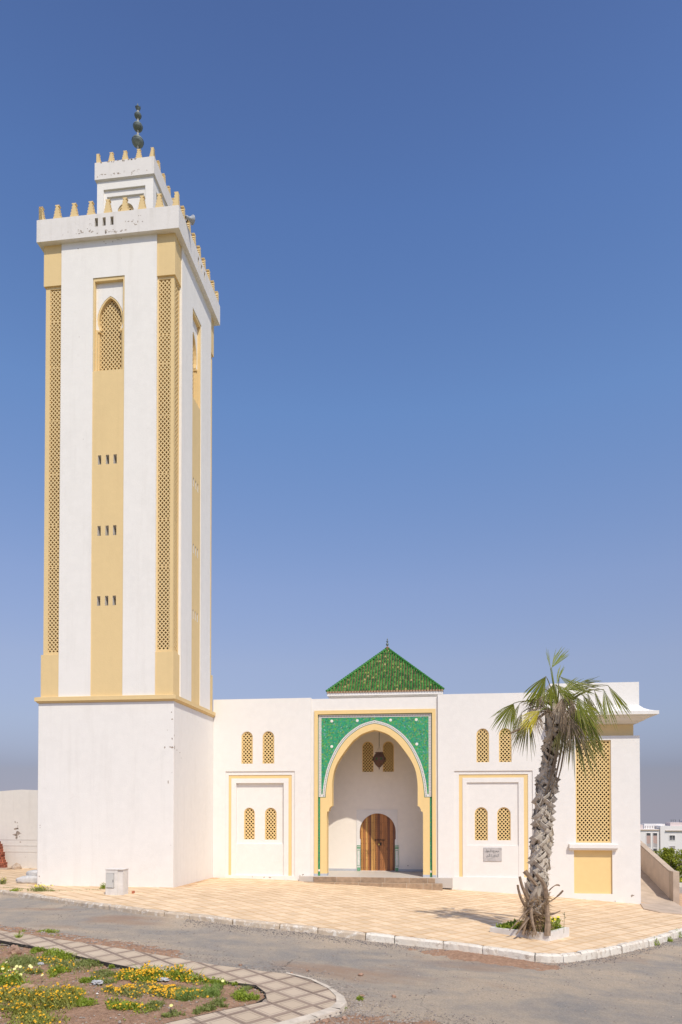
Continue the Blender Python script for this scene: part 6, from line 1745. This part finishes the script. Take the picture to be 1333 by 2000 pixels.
# litter
LL = ['crumpled pale blue plastic bag left of the rocks', 'clear blue-tinted plastic bag on the bare soil', 'torn whitish plastic bag among the orange flowers', 'tiny white scrap of paper on the soil']
for i, ((x, y, z, w, h), lb) in enumerate(zip(LITTER, LL)):
    bm = bmesh.new(); bmesh.ops.create_icosphere(bm, subdivisions=3, radius=.5)
    for v in bm.verts:
        p = v.co; q = .75+.5*random.random(); v.co = Vector((p.x*w*q, p.y*w*.7*q, max(-.1, p.z)*h*.7*q+h*.15))
    me = bpy.data.meshes.new('plastic_bag'); bm.to_mesh(me); bm.free(); me.materials.append(PLASTIC if i < 3 else ROS)
    o = link('plastic_bag' if i < 3 else 'paper_scrap', me, Matrix.Translation((x, y, zbed(x, y)+.01)), None); tag(o, lb, 'litter')
# gravel
random.seed(77)
def gravel(name, n, gen, rr, mat, zfun):
    m_ = MB()
    for _ in range(n):
        p = gen()
        if p is None: continue
        x, y = p; r = random.choice(rr)*random.uniform(.6, 1.4); stone(m_, (x, y, zfun(x, y)+r*.2), r)
    o = part(name, m_, mat, recalc=False); o['kind'] = 'stuff'
def onroad(x, y): return y < interp(KERBX, x)-.16 and not inpoly(x, y, WALK) and not inpoly(x, y, BED)
def g_road():
    x = random.uniform(-9, 7); y = random.uniform(8, 18)
    return (x, y) if onroad(x, y) and fbm(x*.8, y*.9, 6)+random.uniform(-.6, .6) > .1 else None
gravel('road_gravel', 16000, g_road, (.005, .007, .010, .016), GRAVM, zr)
def g_edge():
    i = random.randrange(0, len(WALK_FAR)-1); t = random.random(); a, b = WALK_FAR[i], WALK_FAR[i+1]; d = abs(random.gauss(0, .35))+.02
    tt = Vector((b[0]-a[0], b[1]-a[1])).normalized(); x = a[0]+(b[0]-a[0])*t-(-tt.y)*d; y = a[1]+(b[1]-a[1])*t-(tt.x)*d
    x = a[0]+(b[0]-a[0])*t-tt.y*d*(1); y = a[1]+(b[1]-a[1])*t+tt.x*d
    return (x, y) if onroad(x, y) else None
gravel('walkway_edge_gravel', 3500, g_edge, (.007, .010, .016), GRAVM, lambda x, y: zr(x, y)+.0)
def g_patch():
    x = random.uniform(-1.6, 2.6); y = random.uniform(7.6, 10.5)
    return (x, y) if onroad(x, y) and math.hypot((x-.1)/1.9, (y-8.3)/1.3)+random.uniform(-.3, .3) < 1 else None
gravel('gravel', 6500, g_patch, (.007, .011, .017), GRAVM, lambda x, y: max(zr(x, y), zd2(x, y) if inpoly(x, y, dirtB) else -9))
gravel('dark_gravel', 5000, g_patch, (.006, .010), GRAVD, lambda x, y: max(zr(x, y), zd2(x, y) if inpoly(x, y, dirtB) else -9))
def g_kerb():
    x = random.uniform(-5, 7.5); y = interp(KERBX, x)-.17-abs(random.gauss(0, .22)); return (x, y)
gravel('kerbside_gravel', 3500, g_kerb, (.006, .010, .016), GRAVM, zr)
gravel('kerbside_dark_gravel', 1600, g_kerb, (.008, .014), GRAVD, zr)
def g_bed():
    x = random.uniform(-9, -2.1); y = random.uniform(7.5, 12.5); return (x, y) if inpoly(x, y, BED) else None
gravel('soil_pebbles', 4200, g_bed, (.006, .010, .018), GRAVM, zbed)
def g_verge():
    x = random.uniform(-9.5, -4); y = random.uniform(11.3, 13.5); return (x, y) if inpoly(x, y, dirtA) else None
gravel('verge_gravel', 2500, g_verge, (.008, .014, .022), GRAVM, zd)
